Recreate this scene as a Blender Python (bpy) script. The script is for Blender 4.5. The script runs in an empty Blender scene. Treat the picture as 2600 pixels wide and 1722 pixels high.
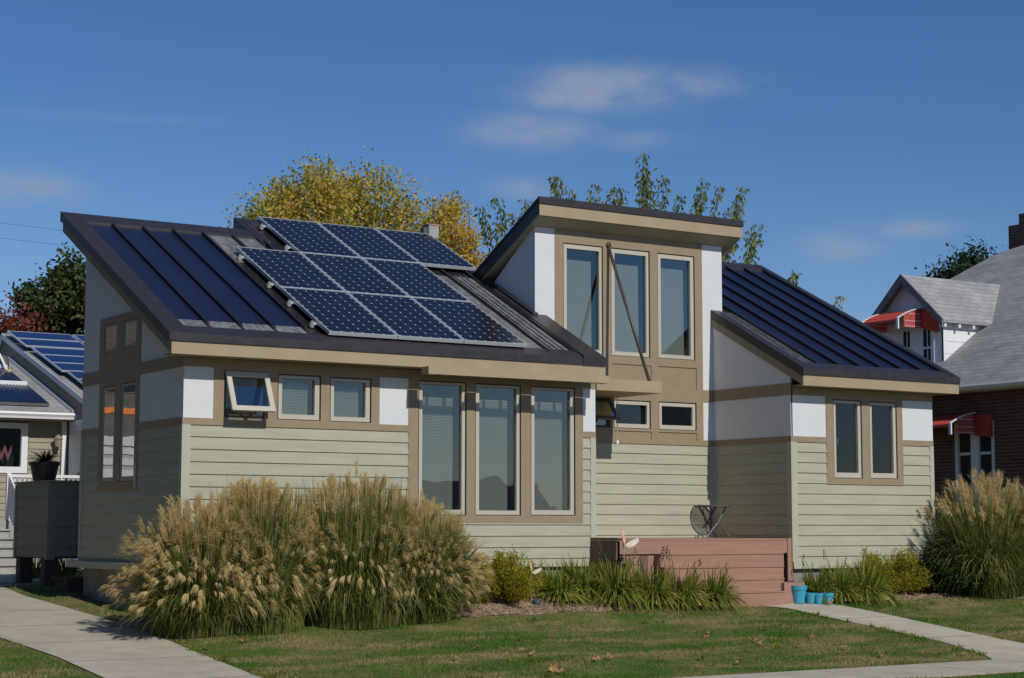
import bpy, math, random
import numpy as np
from mathutils import Vector, Matrix
R = math.radians
random.seed(7)
rng = np.random.default_rng(7)
ZO = 3.75                      # every height below is measured from the siding belt; the sidewalk lies near world zero
sc = bpy.context.scene
col = sc.collection
LOC = {}

# ------------------------------------------------------------------ terrain height
def sm(a, b, t):
    t = max(0., min(1., (t-a)/(b-a))); return t*t*(3-2*t)
def zg(x, y):
    yy = min(y, 6.0)
    if yy > -6.6: z = -3.235+.078*yy
    else: z = -3.235-.078*6.6-.03*max(0, min(1.6, -6.6-yy))-.05*sm(-9, -11, yy)
    g = max(0, min(1, (y+6.4)/5.0))
    z += .024*max(0, min(x, 17.))*g
    z += .10*sm(-2.6, -1.2, y)*sm(-1.2, .2, x)*(1-sm(7.5, 10.5, x))*(1-sm(1, 3, y))
    z += .16*sm(-1.6, -.3, y)*sm(4., 6., x)*(1-sm(8.5, 10.5, x))*(1-sm(.3, 1.5, y))
    return z

# ------------------------------------------------------------------ materials
def newmat(name):
    m = bpy.data.materials.new(name); m.use_nodes = True
    nt = m.node_tree; b = nt.nodes['Principled BSDF']
    return m, nt, b
def nd(nt, t, **k):
    n = nt.nodes.new(t)
    for a, v in k.items():
        if a.startswith('i_'): n.inputs[a[2:].replace('_', ' ')].default_value = v
        else: setattr(n, a, v)
    return n
def ramp(nt, fac, stops):
    r = nt.nodes.new('ShaderNodeValToRGB')
    e = r.color_ramp.elements
    while len(e) < len(stops): e.new(.5)
    for k, (p, c) in enumerate(stops):
        e[k].position = p; e[k].color = (c[0], c[1], c[2], 1)
    nt.links.new(fac, r.inputs[0]); return r.outputs[0]
def mat(name, c, rough=.6, metal=0., var=.12, scale=3., stretch=(1, 1, 1), bump=0., bscale=60., spec=.5, streak=0.):
    m, nt, b = newmat(name)
    tc = nd(nt, 'ShaderNodeTexCoord'); mp = nd(nt, 'ShaderNodeMapping')
    mp.inputs['Scale'].default_value = stretch
    nt.links.new(tc.outputs['Object'], mp.inputs[0])
    n = nd(nt, 'ShaderNodeTexNoise', i_Scale=scale, i_Detail=6., i_Roughness=.6)
    nt.links.new(mp.outputs[0], n.inputs['Vector'])
    lo = [x*(1-var) for x in c]; hi = [min(1, x*(1+var)) for x in c]
    nt.links.new(ramp(nt, n.outputs[0], [(.3, lo), (.7, hi)]), b.inputs['Base Color'])
    b.inputs['Roughness'].default_value = rough; b.inputs['Metallic'].default_value = metal
    b.inputs['Specular IOR Level'].default_value = spec
    if bump:
        n2 = nd(nt, 'ShaderNodeTexNoise', i_Scale=bscale, i_Detail=3.)
        nt.links.new(tc.outputs['Object'], n2.inputs['Vector'])
        bp = nd(nt, 'ShaderNodeBump', i_Strength=bump, i_Distance=.01)
        nt.links.new(n2.outputs[0], bp.inputs['Height']); nt.links.new(bp.outputs[0], b.inputs['Normal'])
    return m
def leafmat(name, cols, scale=1.2, trans=.35, rough=.6):
    """colour varies leaf to leaf (attribute 'rnd') and clump to clump (noise); thin leaves let light through"""
    m, nt, b = newmat(name)
    at = nd(nt, 'ShaderNodeAttribute', attribute_name='rnd')
    tc = nd(nt, 'ShaderNodeTexCoord')
    n = nd(nt, 'ShaderNodeTexNoise', i_Scale=scale, i_Detail=2.)
    nt.links.new(tc.outputs['Object'], n.inputs['Vector'])
    a = nd(nt, 'ShaderNodeMath', operation='MULTIPLY_ADD'); a.inputs[1].default_value = .55
    s = nd(nt, 'ShaderNodeMath', operation='MULTIPLY_ADD'); s.inputs[1].default_value = 1.1; s.inputs[2].default_value = -.33
    nt.links.new(n.outputs[0], s.inputs[0]); nt.links.new(at.outputs['Fac'], a.inputs[0]); nt.links.new(s.outputs[0], a.inputs[2])
    k = len(cols)-1
    c = ramp(nt, a.outputs[0], [(i/k, cc) for i, cc in enumerate(cols)])
    nt.links.new(c, b.inputs['Base Color']); b.inputs['Roughness'].default_value = rough
    b.inputs['Specular IOR Level'].default_value = .3
    t = nd(nt, 'ShaderNodeBsdfTranslucent'); nt.links.new(c, t.inputs[0])
    mx = nd(nt, 'ShaderNodeMixShader'); mx.inputs[0].default_value = trans
    nt.links.new(b.outputs[0], mx.inputs[1]); nt.links.new(t.outputs[0], mx.inputs[2])
    nt.links.new(mx.outputs[0], nt.nodes['Material Output'].inputs[0])
    return m
M = {}
M['siding'] = mat('sage_siding', (.405, .394, .288), .7, var=.10, scale=2.2, stretch=(.6, .6, 7), bump=.12, bscale=45)
M['siding_c'] = mat('sage_corner_board', (.45, .44, .33), .7, var=.04, scale=2)
M['trim'] = mat('brown_trim', (.30, .228, .14), .65, var=.07, scale=4, bump=.06, bscale=30)
M['fascia'] = mat('tan_fascia', (.375, .29, .178), .6, var=.08, scale=2.0, stretch=(1, 1, 1))
M['white'] = mat('white_panel_paint', (.68, .69, .69), .6, var=.03, scale=2)
M['frame'] = mat('beige_window_frame', (.5, .455, .37), .5, var=.03)
M['dimwhite'] = mat('dimmed_white_siding', (.48, .47, .45), .7, var=.1)  # white siding colour lowered to dim its mirror image
M['frame_shade'] = mat('shaded_window_frame', (.34, .30, .235), .5, var=.03)  # window frame colour darkened for the shade on the left wall
M['darkframe'] = mat('dark_window_channel', (.09, .08, .065), .5, var=.1)
M['metal'] = mat('dark_bronze_metal', (.020, .018, .019), .38, var=.35, scale=6, spec=.5)
M['metal_trim'] = mat('bronze_edge_metal', (.034, .029, .030), .42, var=.3, scale=9, spec=.5)
M['soffit'] = mat('soffit_paint', (.33, .29, .21), .7, var=.05)
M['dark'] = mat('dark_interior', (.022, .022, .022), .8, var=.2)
M['concrete'] = mat('concrete', (.47, .42, .345), .85, var=.10, scale=1.3, bump=.15, bscale=120)
M['founda'] = mat('foundation_concrete', (.26, .25, .22), .9, var=.25, scale=3, bump=.2, bscale=40)
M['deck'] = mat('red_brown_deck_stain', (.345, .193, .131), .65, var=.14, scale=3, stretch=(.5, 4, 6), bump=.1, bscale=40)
M['deck_d'] = mat('dark_shaded_deck_board', (.16, .10, .075), .8, var=.25, scale=6)  # deck colour darkened for the shaded left side; also the darker skirt boards
M['alu'] = mat('anodised_aluminium', (.62, .66, .66), .35, metal=.35, var=.05)
M['blind'] = mat('white_blind', (.50, .51, .475), .6, var=.03)
M['iron'] = mat('grey_iron', (.10, .095, .085), .5, var=.2)
M['rodm'] = mat('brown_steel_rod', (.085, .058, .048), .45, var=.2)
M['pot'] = mat('turquoise_paint', (.045, .335, .47), .55, var=.12, scale=18)
M['soil'] = mat('soil', (.05, .035, .025), .95, var=.3)
M['mulch'] = mat('mulch', (.30, .20, .125), .95, var=.35, scale=9, bump=.6, bscale=60)
M['pink'] = mat('pink_wing', (.75, .42, .36), .5, var=.3, scale=14)
M['cream'] = mat('cream_wing', (.75, .65, .55), .5, var=.25, scale=14)
M['blackpl'] = mat('black_plastic', (.02, .02, .024), .4, var=.1)
M['bluepl'] = mat('slate_blue_cap', (.05, .07, .11), .5, var=.2)
M['galv'] = mat('galvanised_stake', (.5, .5, .48), .4, metal=.5, var=.1)
M['bracket'] = mat('dull_aluminium', (.30, .30, .30), .5, metal=.3, var=.1)
M['wood_dark'] = mat('dark_post_wood', (.07, .05, .04), .8, var=.25)
M['nsiding'] = mat('olive_siding', (.33, .295, .21), .75, var=.08, scale=2, stretch=(.5, .5, 6))
M['boxsiding'] = mat('dark_green_grey_siding', (.22, .215, .175), .75, var=.08, scale=2, stretch=(.5, .5, 6))
M['nwhite'] = mat('white_vinyl', (.78, .78, .78), .5, var=.03)
M['tanwood'] = mat('bare_tan_board', (.52, .36, .17), .8, var=.2, scale=5)
M['bark'] = mat('bark', (.11, .085, .06), .9, var=.3, scale=8, bump=.4, bscale=20)
M['twig'] = mat('twig_bark', (.10, .07, .05), .85, var=.2)
M['wire'] = mat('cable', (.06, .07, .09), .6)
M['planter'] = mat('maroon_plastic', (.06, .03, .034), .5, var=.1)
M['graywood'] = mat('grey_stair_boards', (.36, .35, .33), .8, var=.15, scale=5)
M['orange'] = mat('orange_band', (.75, .2, .03), .6, var=.05)
M['brownleaf'] = mat('dry_leaf', (.42, .22, .10), .8, var=.35, scale=25)
M['tube'] = mat('vacuum_tube_glass', (.012, .02, .06), .12, var=.2)
M['asphalt'] = mat('asphalt', (.05, .05, .052), .9, var=.2, scale=8)
M['brass'] = mat('old_brass', (.42, .36, .26), .4, metal=.4)
M['weathered'] = mat('weathered_rake_boards', (.20, .20, .215), .85, var=.5, scale=14)

def m_bare():
    m, nt, b = newmat('bare_galvanised_pan')
    tc = nd(nt, 'ShaderNodeTexCoord'); mp = nd(nt, 'ShaderNodeMapping'); mp.inputs['Scale'].default_value = (9, .55, .55)
    nt.links.new(tc.outputs['Object'], mp.inputs[0])
    n = nd(nt, 'ShaderNodeTexNoise', i_Scale=2.2, i_Detail=7., i_Roughness=.75)
    nt.links.new(mp.outputs[0], n.inputs['Vector'])
    n2 = nd(nt, 'ShaderNodeTexNoise', i_Scale=9., i_Detail=6., i_Roughness=.7); nt.links.new(tc.outputs['Object'], n2.inputs['Vector'])
    mx = nd(nt, 'ShaderNodeMix', data_type='FLOAT'); mx.inputs[0].default_value = .4
    nt.links.new(n.outputs[0], mx.inputs[2]); nt.links.new(n2.outputs[0], mx.inputs[3])
    nt.links.new(ramp(nt, mx.outputs[0], [(.36, (.06, .057, .055)), (.5, (.19, .19, .185)), (.64, (.36, .375, .375))]), b.inputs['Base Color'])
    b.inputs['Roughness'].default_value = .5; b.inputs['Metallic'].default_value = .2
    return m
M['bare'] = m_bare()
def m_film():
    m, nt, b = newmat('thin_film_laminate')
    tc = nd(nt, 'ShaderNodeTexCoord')
    n = nd(nt, 'ShaderNodeTexNoise', i_Scale=1.1, i_Detail=8., i_Roughness=.7); nt.links.new(tc.outputs['Object'], n.inputs['Vector'])
    nt.links.new(ramp(nt, n.outputs[0], [(.3, (.010, .0145, .038)), (.7, (.0165, .022, .052))]), b.inputs['Base Color'])
    n2 = nd(nt, 'ShaderNodeTexNoise', i_Scale=300., i_Detail=1.); nt.links.new(tc.outputs['Object'], n2.inputs['Vector'])
    bp = nd(nt, 'ShaderNodeBump', i_Strength=.12, i_Distance=.004); nt.links.new(n2.outputs[0], bp.inputs['Height']); nt.links.new(bp.outputs[0], b.inputs['Normal'])
    b.inputs['Roughness'].default_value = .33; b.inputs['Specular IOR Level'].default_value = .33
    return m
M['film'] = m_film()
def m_cells(nx, ny, name, base, line, dot, ox, oy, cell):
    m, nt, b = newmat(name)
    tc = nd(nt, 'ShaderNodeTexCoord'); sx = nd(nt, 'ShaderNodeSeparateXYZ'); nt.links.new(tc.outputs['Object'], sx.inputs[0])
    def mt(op, a, bb=None, cc=None):
        n = nd(nt, 'ShaderNodeMath', operation=op)
        for k, v in enumerate((a, bb, cc)):
            if v is None: continue
            if isinstance(v, (int, float)): n.inputs[k].default_value = v
            else: nt.links.new(v, n.inputs[k])
        return n.outputs[0]
    fx = mt('FRACT', mt('MULTIPLY', mt('SUBTRACT', sx.outputs[0], ox), 1/cell)); fy = mt('FRACT', mt('MULTIPLY', mt('SUBTRACT', sx.outputs[1], oy), 1/cell))
    ax = mt('ABSOLUTE', mt('SUBTRACT', fx, .5)); ay = mt('ABSOLUTE', mt('SUBTRACT', fy, .5))
    d = mt('GREATER_THAN', mt('ADD', ax, ay), dot)
    l = mt('MAXIMUM', mt('GREATER_THAN', ax, .485), mt('MULTIPLY', mt('GREATER_THAN', ay, .482), .5))
    c1 = nd(nt, 'ShaderNodeMix', data_type='RGBA'); c1.inputs[6].default_value = (*base, 1); c1.inputs[7].default_value = (*line, 1); nt.links.new(l, c1.inputs[0])
    c2 = nd(nt, 'ShaderNodeMix', data_type='RGBA'); nt.links.new(c1.outputs[2], c2.inputs[6]); c2.inputs[7].default_value = (.62, .66, .70, 1); nt.links.new(d, c2.inputs[0])
    nt.links.new(c2.outputs[2], b.inputs['Base Color']); b.inputs['Roughness'].default_value = .2; b.inputs['Specular IOR Level'].default_value = .28
    return m
M['cells'] = m_cells(6, 10, 'mono_cells', (.012, .0145, .025), (.085, .10, .14), .905, .055, .05, .2)
M['polycells'] = m_cells(6, 10, 'blue_cells', (.012, .024, .105), (.03, .05, .16), .99, .05, .05, .2)
def m_glass(name, refl, tint=(.75, .85, .85), mul=1.3):
    m, nt, b = newmat(name)
    nt.nodes.remove(b)
    g = nd(nt, 'ShaderNodeBsdfGlossy'); g.inputs['Roughness'].default_value = .012; g.inputs['Color'].default_value = (.92, .97, 1, 1)
    tc = nd(nt, 'ShaderNodeTexCoord')
    n = nd(nt, 'ShaderNodeTexNoise', i_Scale=2.4, i_Detail=1.); nt.links.new(tc.outputs['Object'], n.inputs['Vector'])
    bp = nd(nt, 'ShaderNodeBump', i_Strength=.05, i_Distance=.02); nt.links.new(n.outputs[0], bp.inputs['Height']); nt.links.new(bp.outputs[0], g.inputs['Normal'])
    t = nd(nt, 'ShaderNodeBsdfTransparent'); t.inputs[0].default_value = (*tint, 1)
    f = nd(nt, 'ShaderNodeFresnel', i_IOR=1.5)
    ma = nd(nt, 'ShaderNodeMath', operation='MULTIPLY_ADD'); ma.inputs[1].default_value = mul; ma.inputs[2].default_value = refl
    nt.links.new(f.outputs[0], ma.inputs[0])
    mx = nd(nt, 'ShaderNodeMixShader'); nt.links.new(ma.outputs[0], mx.inputs[0]); nt.links.new(t.outputs[0], mx.inputs[1]); nt.links.new(g.outputs[0], mx.inputs[2])
    nt.links.new(mx.outputs[0], nt.nodes['Material Output'].inputs[0])
    return m
M['glass'] = m_glass('window_glass', .03, (.745, .77, .755))
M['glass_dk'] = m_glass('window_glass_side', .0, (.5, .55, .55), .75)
M['glass_scr'] = m_glass('screened_glass', .0, (.42, .46, .45))
M['glass_scr2'] = m_glass('dim_glass', .01, (.60, .645, .63))
M['dark_pane'] = mat('dark_reflection_pane', (.030, .033, .033), .75, var=.15, spec=.2)  # opaque pane, a dark tree reflection put into its colour
M['glass_clear'] = m_glass('window_glass_clear', .02, (.8, .85, .85))
def m_brick():
    m, nt, b = newmat('red_brown_brick')
    tc = nd(nt, 'ShaderNodeTexCoord'); sx = nd(nt, 'ShaderNodeSeparateXYZ'); nt.links.new(tc.outputs['Object'], sx.inputs[0])
    a = nd(nt, 'ShaderNodeMath', operation='ADD'); nt.links.new(sx.outputs[0], a.inputs[0]); nt.links.new(sx.outputs[1], a.inputs[1])
    cb = nd(nt, 'ShaderNodeCombineXYZ'); nt.links.new(a.outputs[0], cb.inputs[0]); nt.links.new(sx.outputs[2], cb.inputs[1])
    br = nd(nt, 'ShaderNodeTexBrick'); nt.links.new(cb.outputs[0], br.inputs[0])
    br.inputs['Scale'].default_value = 1; br.inputs['Brick Width'].default_value = .27; br.inputs['Row Height'].default_value = .09; br.inputs['Mortar Size'].default_value = .009
    br.inputs['Color1'].default_value = (.16, .05, .036, 1); br.inputs['Color2'].default_value = (.09, .034, .028, 1); br.inputs['Mortar'].default_value = (.20, .16, .14, 1)
    nt.links.new(br.outputs[0], b.inputs['Base Color']); b.inputs['Roughness'].default_value = .85
    return m
M['brick'] = m_brick()
def m_shingle():
    m, nt, b = newmat('grey_shingles')
    tc = nd(nt, 'ShaderNodeTexCoord'); uv = nd(nt, 'ShaderNodeUVMap')
    br = nd(nt, 'ShaderNodeTexBrick'); nt.links.new(tc.outputs['UV'], br.inputs[0])
    br.inputs['Scale'].default_value = 1; br.inputs['Brick Width'].default_value = .42; br.inputs['Row Height'].default_value = .19; br.inputs['Mortar Size'].default_value = .012; br.inputs['Mortar Smooth'].default_value = .6
    br.inputs['Color1'].default_value = (.36, .36, .35, 1); br.inputs['Color2'].default_value = (.29, .29, .285, 1); br.inputs['Mortar'].default_value = (.16, .16, .16, 1)
    n = nd(nt, 'ShaderNodeTexNoise', i_Scale=1.2, i_Detail=6.); nt.links.new(tc.outputs['Object'], n.inputs['Vector'])
    mx = nd(nt, 'ShaderNodeMix', data_type='RGBA', blend_type='MULTIPLY'); mx.inputs[0].default_value = 1
    nt.links.new(br.outputs[0], mx.inputs[6]); nt.links.new(ramp(nt, n.outputs[0], [(.3, (.8, .8, .8)), (.7, (1.1, 1.1, 1.1))]), mx.inputs[7])
    nt.links.new(mx.outputs[2], b.inputs['Base Color']); b.inputs['Roughness'].default_value = .9
    return m
M['shingle'] = m_shingle()
def m_awning():
    m, nt, b = newmat('red_awning_slats')
    tc = nd(nt, 'ShaderNodeTexCoord')
    n = nd(nt, 'ShaderNodeTexNoise', i_Scale=4., i_Detail=3.); nt.links.new(tc.outputs['Object'], n.inputs['Vector'])
    nt.links.new(ramp(nt, n.outputs[0], [(.3, (.40, .048, .032)), (.7, (.50, .072, .048))]), b.inputs['Base Color']); b.inputs['Roughness'].default_value = .5
    return m
M['awning'] = m_awning()
def m_ground():
    m, nt, b = newmat('lawn_soil_and_thatch')
    tc = nd(nt, 'ShaderNodeTexCoord')
    n = nd(nt, 'ShaderNodeTexNoise', i_Scale=.9, i_Detail=6., i_Roughness=.65); nt.links.new(tc.outputs['Object'], n.inputs['Vector'])
    nt.links.new(ramp(nt, n.outputs[0], [(.38, (.07, .11, .025)), (.5, (.14, .135, .045)), (.62, (.22, .175, .08))]), b.inputs['Base Color'])
    b.inputs['Roughness'].default_value = .95; b.inputs['Specular IOR Level'].default_value = .1
    return m
M['ground'] = m_ground()
def m_grass():
    m, nt, b = newmat('lawn_blades')
    tc = nd(nt, 'ShaderNodeTexCoord'); mp = nd(nt, 'ShaderNodeMapping'); mp.inputs['Scale'].default_value = (.38, 1.5, 0)
    nt.links.new(tc.outputs['Object'], mp.inputs[0])
    n = nd(nt, 'ShaderNodeTexNoise', i_Scale=1.0, i_Detail=5., i_Roughness=.6); nt.links.new(mp.outputs[0], n.inputs['Vector'])
    at = nd(nt, 'ShaderNodeAttribute', attribute_name='rnd')
    a = nd(nt, 'ShaderNodeMath', operation='MULTIPLY_ADD'); a.inputs[1].default_value = .12; nt.links.new(at.outputs['Fac'], a.inputs[0])
    s = nd(nt, 'ShaderNodeMath', operation='MULTIPLY_ADD'); s.inputs[1].default_value = 1.45; s.inputs[2].default_value = -.285; nt.links.new(n.outputs[0], s.inputs[0]); nt.links.new(s.outputs[0], a.inputs[2])
    c = ramp(nt, a.outputs[0], [(.36, (.045, .21, .010)), (.455, (.07, .20, .018)), (.505, (.13, .17, .04)), (.55, (.33, .27, .105)), (.63, (.42, .33, .16))])
    nt.links.new(c, b.inputs['Base Color']); b.inputs['Roughness'].default_value = .6; b.inputs['Specular IOR Level'].default_value = .25
    t = nd(nt, 'ShaderNodeBsdfTranslucent'); nt.links.new(c, t.inputs[0])
    mx = nd(nt, 'ShaderNodeMixShader'); mx.inputs[0].default_value = .3
    nt.links.new(b.outputs[0], mx.inputs[1]); nt.links.new(t.outputs[0], mx.inputs[2]); nt.links.new(mx.outputs[0], nt.nodes['Material Output'].inputs[0])
    return m
M['grass'] = m_grass()
M['plume'] = leafmat('feathery_plume', [(.50, .38, .17), (.76, .60, .30), (.90, .76, .45)], 2., .5, .8)
M['blade'] = leafmat('ornamental_grass_blade', [(.05, .09, .014), (.13, .175, .034), (.30, .285, .08), (.58, .50, .25)], 1.5, .45)
M['blade_d'] = leafmat('dark_grass_blade', [(.02, .045, .012), (.04, .075, .018), (.07, .10, .025), (.16, .15, .05)], 1.5, .35)
M['lily'] = leafmat('lily_strap_leaf', [(.075, .12, .016), (.17, .22, .028), (.33, .32, .05), (.55, .44, .16)], 3., .4)
M['barb'] = leafmat('small_shrub_leaf', [(.10, .09, .015), (.25, .25, .016), (.44, .40, .025), (.50, .20, .03)], 5., .45)
M['juni'] = leafmat('dark_green_needle', [(.012, .028, .010), (.022, .05, .014), (.035, .07, .02)], 3., .15)
M['maple'] = leafmat('yellow_maple_leaf', [(.12, .17, .02), (.32, .33, .03), (.60, .47, .05), (.74, .56, .21), (.74, .30, .06)], .9, .5)
M['maple_o'] = leafmat('orange_maple_leaf', [(.26, .28, .03), (.58, .48, .05), (.76, .52, .14), (.72, .32, .08)], .7, .5)
M['cherry'] = leafmat('drooping_green_leaf', [(.08, .13, .025), (.14, .19, .035), (.25, .27, .06), (.42, .36, .10)], .8, .45)
M['oak'] = leafmat('dark_tree_leaf', [(.03, .055, .016), (.07, .10, .025), (.14, .14, .03)], .5, .35)
M['redleaf'] = leafmat('red_tree_leaf', [(.12, .035, .025), (.24, .06, .04), (.32, .11, .05)], .6, .35)
M['mixleaf'] = leafmat('autumn_hedge_leaf', [(.12, .10, .02), (.26, .19, .03), (.35, .14, .05), (.10, .10, .02)], .6, .35)
M['fir'] = leafmat('conifer_needle', [(.008, .022, .008), (.02, .045, .014), (.035, .06, .018)], .6, .15)

# ------------------------------------------------------------------ object helpers
def tag(o, label=None, cat=None, group=None, kind=None):
    if label: o['label'] = label
    if cat: o['category'] = cat
    if group: o['group'] = group
    if kind: o['kind'] = kind
    return o
def thing(name, loc, label, cat, group=None, rz=0):
    o = bpy.data.objects.new(name, None); col.objects.link(o); o.empty_display_size = .2
    w = Vector((loc[0], loc[1], loc[2]+ZO)); o.location = w; o.rotation_euler.z = rz
    LOC[o.name] = w
    return tag(o, label, cat, group)
def link(name, me, m, parent, origin):
    o = bpy.data.objects.new(name, me); col.objects.link(o)
    me.materials.append(m)
    if parent is not None:
        o.parent = parent; LOC[o.name] = LOC[parent.name]
    else:
        o.location = origin; LOC[o.name] = Vector(origin)
    return o
class Fr:
    """wall frame: u runs along the wall, n points outward"""
    def __init__(s, o, u, n): s.o = Vector(o); s.u = Vector(u); s.n = Vector(n)
    def p(s, u, n, z): q = s.o+s.u*u+s.n*n; return (q.x, q.y, q.z+z)
class MB:
    def __init__(s): s.v = []; s.f = []
    def poly(s, pts):
        k = len(s.v); s.v += [tuple(p) for p in pts]; s.f.append(tuple(range(k, k+len(pts)))); return s
    def hexa(s, p):                               # 4 bottom (ccw) + 4 top
        k = len(s.v); s.v += [tuple(q) for q in p]
        for f in ((3, 2, 1, 0), (4, 5, 6, 7), (0, 1, 5, 4), (1, 2, 6, 5), (2, 3, 7, 6), (3, 0, 4, 7)): s.f.append(tuple(k+i for i in f))
        return s
    def box(s, x0, x1, y0, y1, z0, z1):
        return s.hexa([(x0, y0, z0), (x1, y0, z0), (x1, y1, z0), (x0, y1, z0), (x0, y0, z1), (x1, y0, z1), (x1, y1, z1), (x0, y1, z1)])
    def fbox(s, F, u0, u1, n0, n1, z0, z1):
        return s.hexa([F.p(u0, n1, z0), F.p(u1, n1, z0), F.p(u1, n0, z0), F.p(u0, n0, z0), F.p(u0, n1, z1), F.p(u1, n1, z1), F.p(u1, n0, z1), F.p(u0, n0, z1)])
    def prism(s, a, b):                           # two matching outlines
        k = len(s.v); n = len(a); s.v += [tuple(p) for p in a]+[tuple(p) for p in b]
        s.f.append(tuple(range(k+n-1, k-1, -1))); s.f.append(tuple(range(k+n, k+2*n)))
        for i in range(n): j = (i+1) % n; s.f.append((k+i, k+j, k+n+j, k+n+i))
        return s
    def tube(s, pts, r, n=8, cap=True):
        pts = [Vector(p) for p in pts]; rs = r if isinstance(r, (list, tuple)) else [r]*len(pts)
        k = len(s.v)
        for i, p in enumerate(pts):
            d = (pts[min(i+1, len(pts)-1)]-pts[max(i-1, 0)]).normalized()
            a = d.cross(Vector((0, 0, 1))) if abs(d.z) < .95 else d.cross(Vector((1, 0, 0)))
            a.normalize(); b = d.cross(a)
            for j in range(n):
                t = 2*math.pi*j/n; q = p+(a*math.cos(t)+b*math.sin(t))*rs[i]; s.v.append(tuple(q))
        for i in range(len(pts)-1):
            for j in range(n):
                jj = (j+1) % n; s.f.append((k+i*n+j, k+i*n+jj, k+(i+1)*n+jj, k+(i+1)*n+j))
        if cap:
            s.f.append(tuple(k+j for j in reversed(range(n)))); e = k+(len(pts)-1)*n; s.f.append(tuple(e+j for j in range(n)))
        return s
    def lathe(s, c, prof, n=24):
        k = len(s.v)
        for r, z in prof:
            for j in range(n):
                t = 2*math.pi*j/n; s.v.append((c[0]+r*math.cos(t), c[1]+r*math.sin(t), c[2]+z))
        for i in range(len(prof)-1):
            for j in range(n):
                jj = (j+1) % n; s.f.append((k+i*n+j, k+i*n+jj, k+(i+1)*n+jj, k+(i+1)*n+j))
        s.f.append(tuple(k+j for j in reversed(range(n)))); e = k+(len(prof)-1)*n; s.f.append(tuple(e+j for j in range(n)))
        return s
    def build(s, name, m, parent=None, smooth=False, bevel=0., tagk=None, uv=None):
        V = np.array(s.v, float); V[:, 2] += ZO
        if parent is not None: org = LOC[parent.name]
        else: org = Vector(((V[:, 0].min()+V[:, 0].max())/2, (V[:, 1].min()+V[:, 1].max())/2, V[:, 2].min()))
        W = V-np.array(org)
        me = bpy.data.meshes.new(name); me.from_pydata([tuple(p) for p in W], [], s.f); me.validate(); me.update()
        if smooth:
            for p in me.polygons: p.use_smooth = True
        if uv:
            l = me.uv_layers.new(name='UVMap')
            for lp in me.loops: l.data[lp.index].uv = uv(V[lp.vertex_index])
        o = link(name, me, m, parent, org)
        if bevel:
            b = o.modifiers.new('Bevel', 'BEVEL'); b.width = bevel; b.segments = 1; b.limit_method = 'ANGLE'
        if tagk: tag(o, **tagk)
        return o
def np_mesh(name, V, F, m, parent=None, rnd=None, origin=None, smooth=False):
    """V (n,3) world-ish verts, F (k,3|4) faces, rnd (n,) per-vertex value"""
    V = np.asarray(V, float).copy(); V[:, 2] += ZO
    if parent is not None: org = LOC[parent.name]
    elif origin is not None: org = Vector((origin[0], origin[1], origin[2]+ZO))
    else: org = Vector(((V[:, 0].min()+V[:, 0].max())/2, (V[:, 1].min()+V[:, 1].max())/2, V[:, 2].min()))
    V -= np.array(org)
    F = np.asarray(F, np.int32); k = F.shape[1]
    me = bpy.data.meshes.new(name)
    me.vertices.add(len(V)); me.vertices.foreach_set('co', V.astype(np.float32).ravel())
    me.loops.add(F.size); me.loops.foreach_set('vertex_index', F.ravel())
    me.polygons.add(len(F)); me.polygons.foreach_set('loop_start', np.arange(0, F.size, k, dtype=np.int32))
    if rnd is not None:
        a = me.attributes.new('rnd', 'FLOAT', 'POINT'); a.data.foreach_set('value', np.asarray(rnd, np.float32))
    me.update(calc_edges=True)
    if smooth: me.polygons.foreach_set('use_smooth', np.ones(len(F), bool))
    return link(name, me, m, parent, org)
def unit(a): return a/np.maximum(np.linalg.norm(a, axis=-1, keepdims=True), 1e-9)
def leaves(P, D, L, Wd, fold=.15):
    """one pointed leaf (4 verts, 2 tris as a quad) per point: P base, D direction, L length, Wd width"""
    n = len(P); D = unit(D)
    S = unit(np.cross(D, rng.normal(size=(n, 3))))
    N = np.cross(D, S); L = np.asarray(L).reshape(-1, 1); Wd = np.asarray(Wd).reshape(-1, 1)
    mid = P+D*L*.45
    V = np.stack([P, mid+S*Wd*.5+N*Wd*fold, P+D*L, mid-S*Wd*.5+N*Wd*fold], 1).reshape(-1, 3)
    F = np.arange(n*4).reshape(n, 4)
    return V, F
def ribbons(P, wd):
    """P (n,k,3) centre lines -> tapering ribbons, wd (n,k) half width"""
    n, k, _ = P.shape
    T = np.gradient(P, axis=1); S = unit(np.cross(T, np.array([0, 0, 1.])+.4*rng.normal(size=(n, 1, 3))))
    Lf = P-S*wd[..., None]; Rt = P+S*wd[..., None]
    V = np.stack([Lf, Rt], 2).reshape(-1, 3)
    i = np.arange(n)[:, None]*2*k+np.arange(k-1)[None]*2
    F = np.stack([i, i+1, i+3, i+2], -1).reshape(-1, 4)
    return V, F

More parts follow.
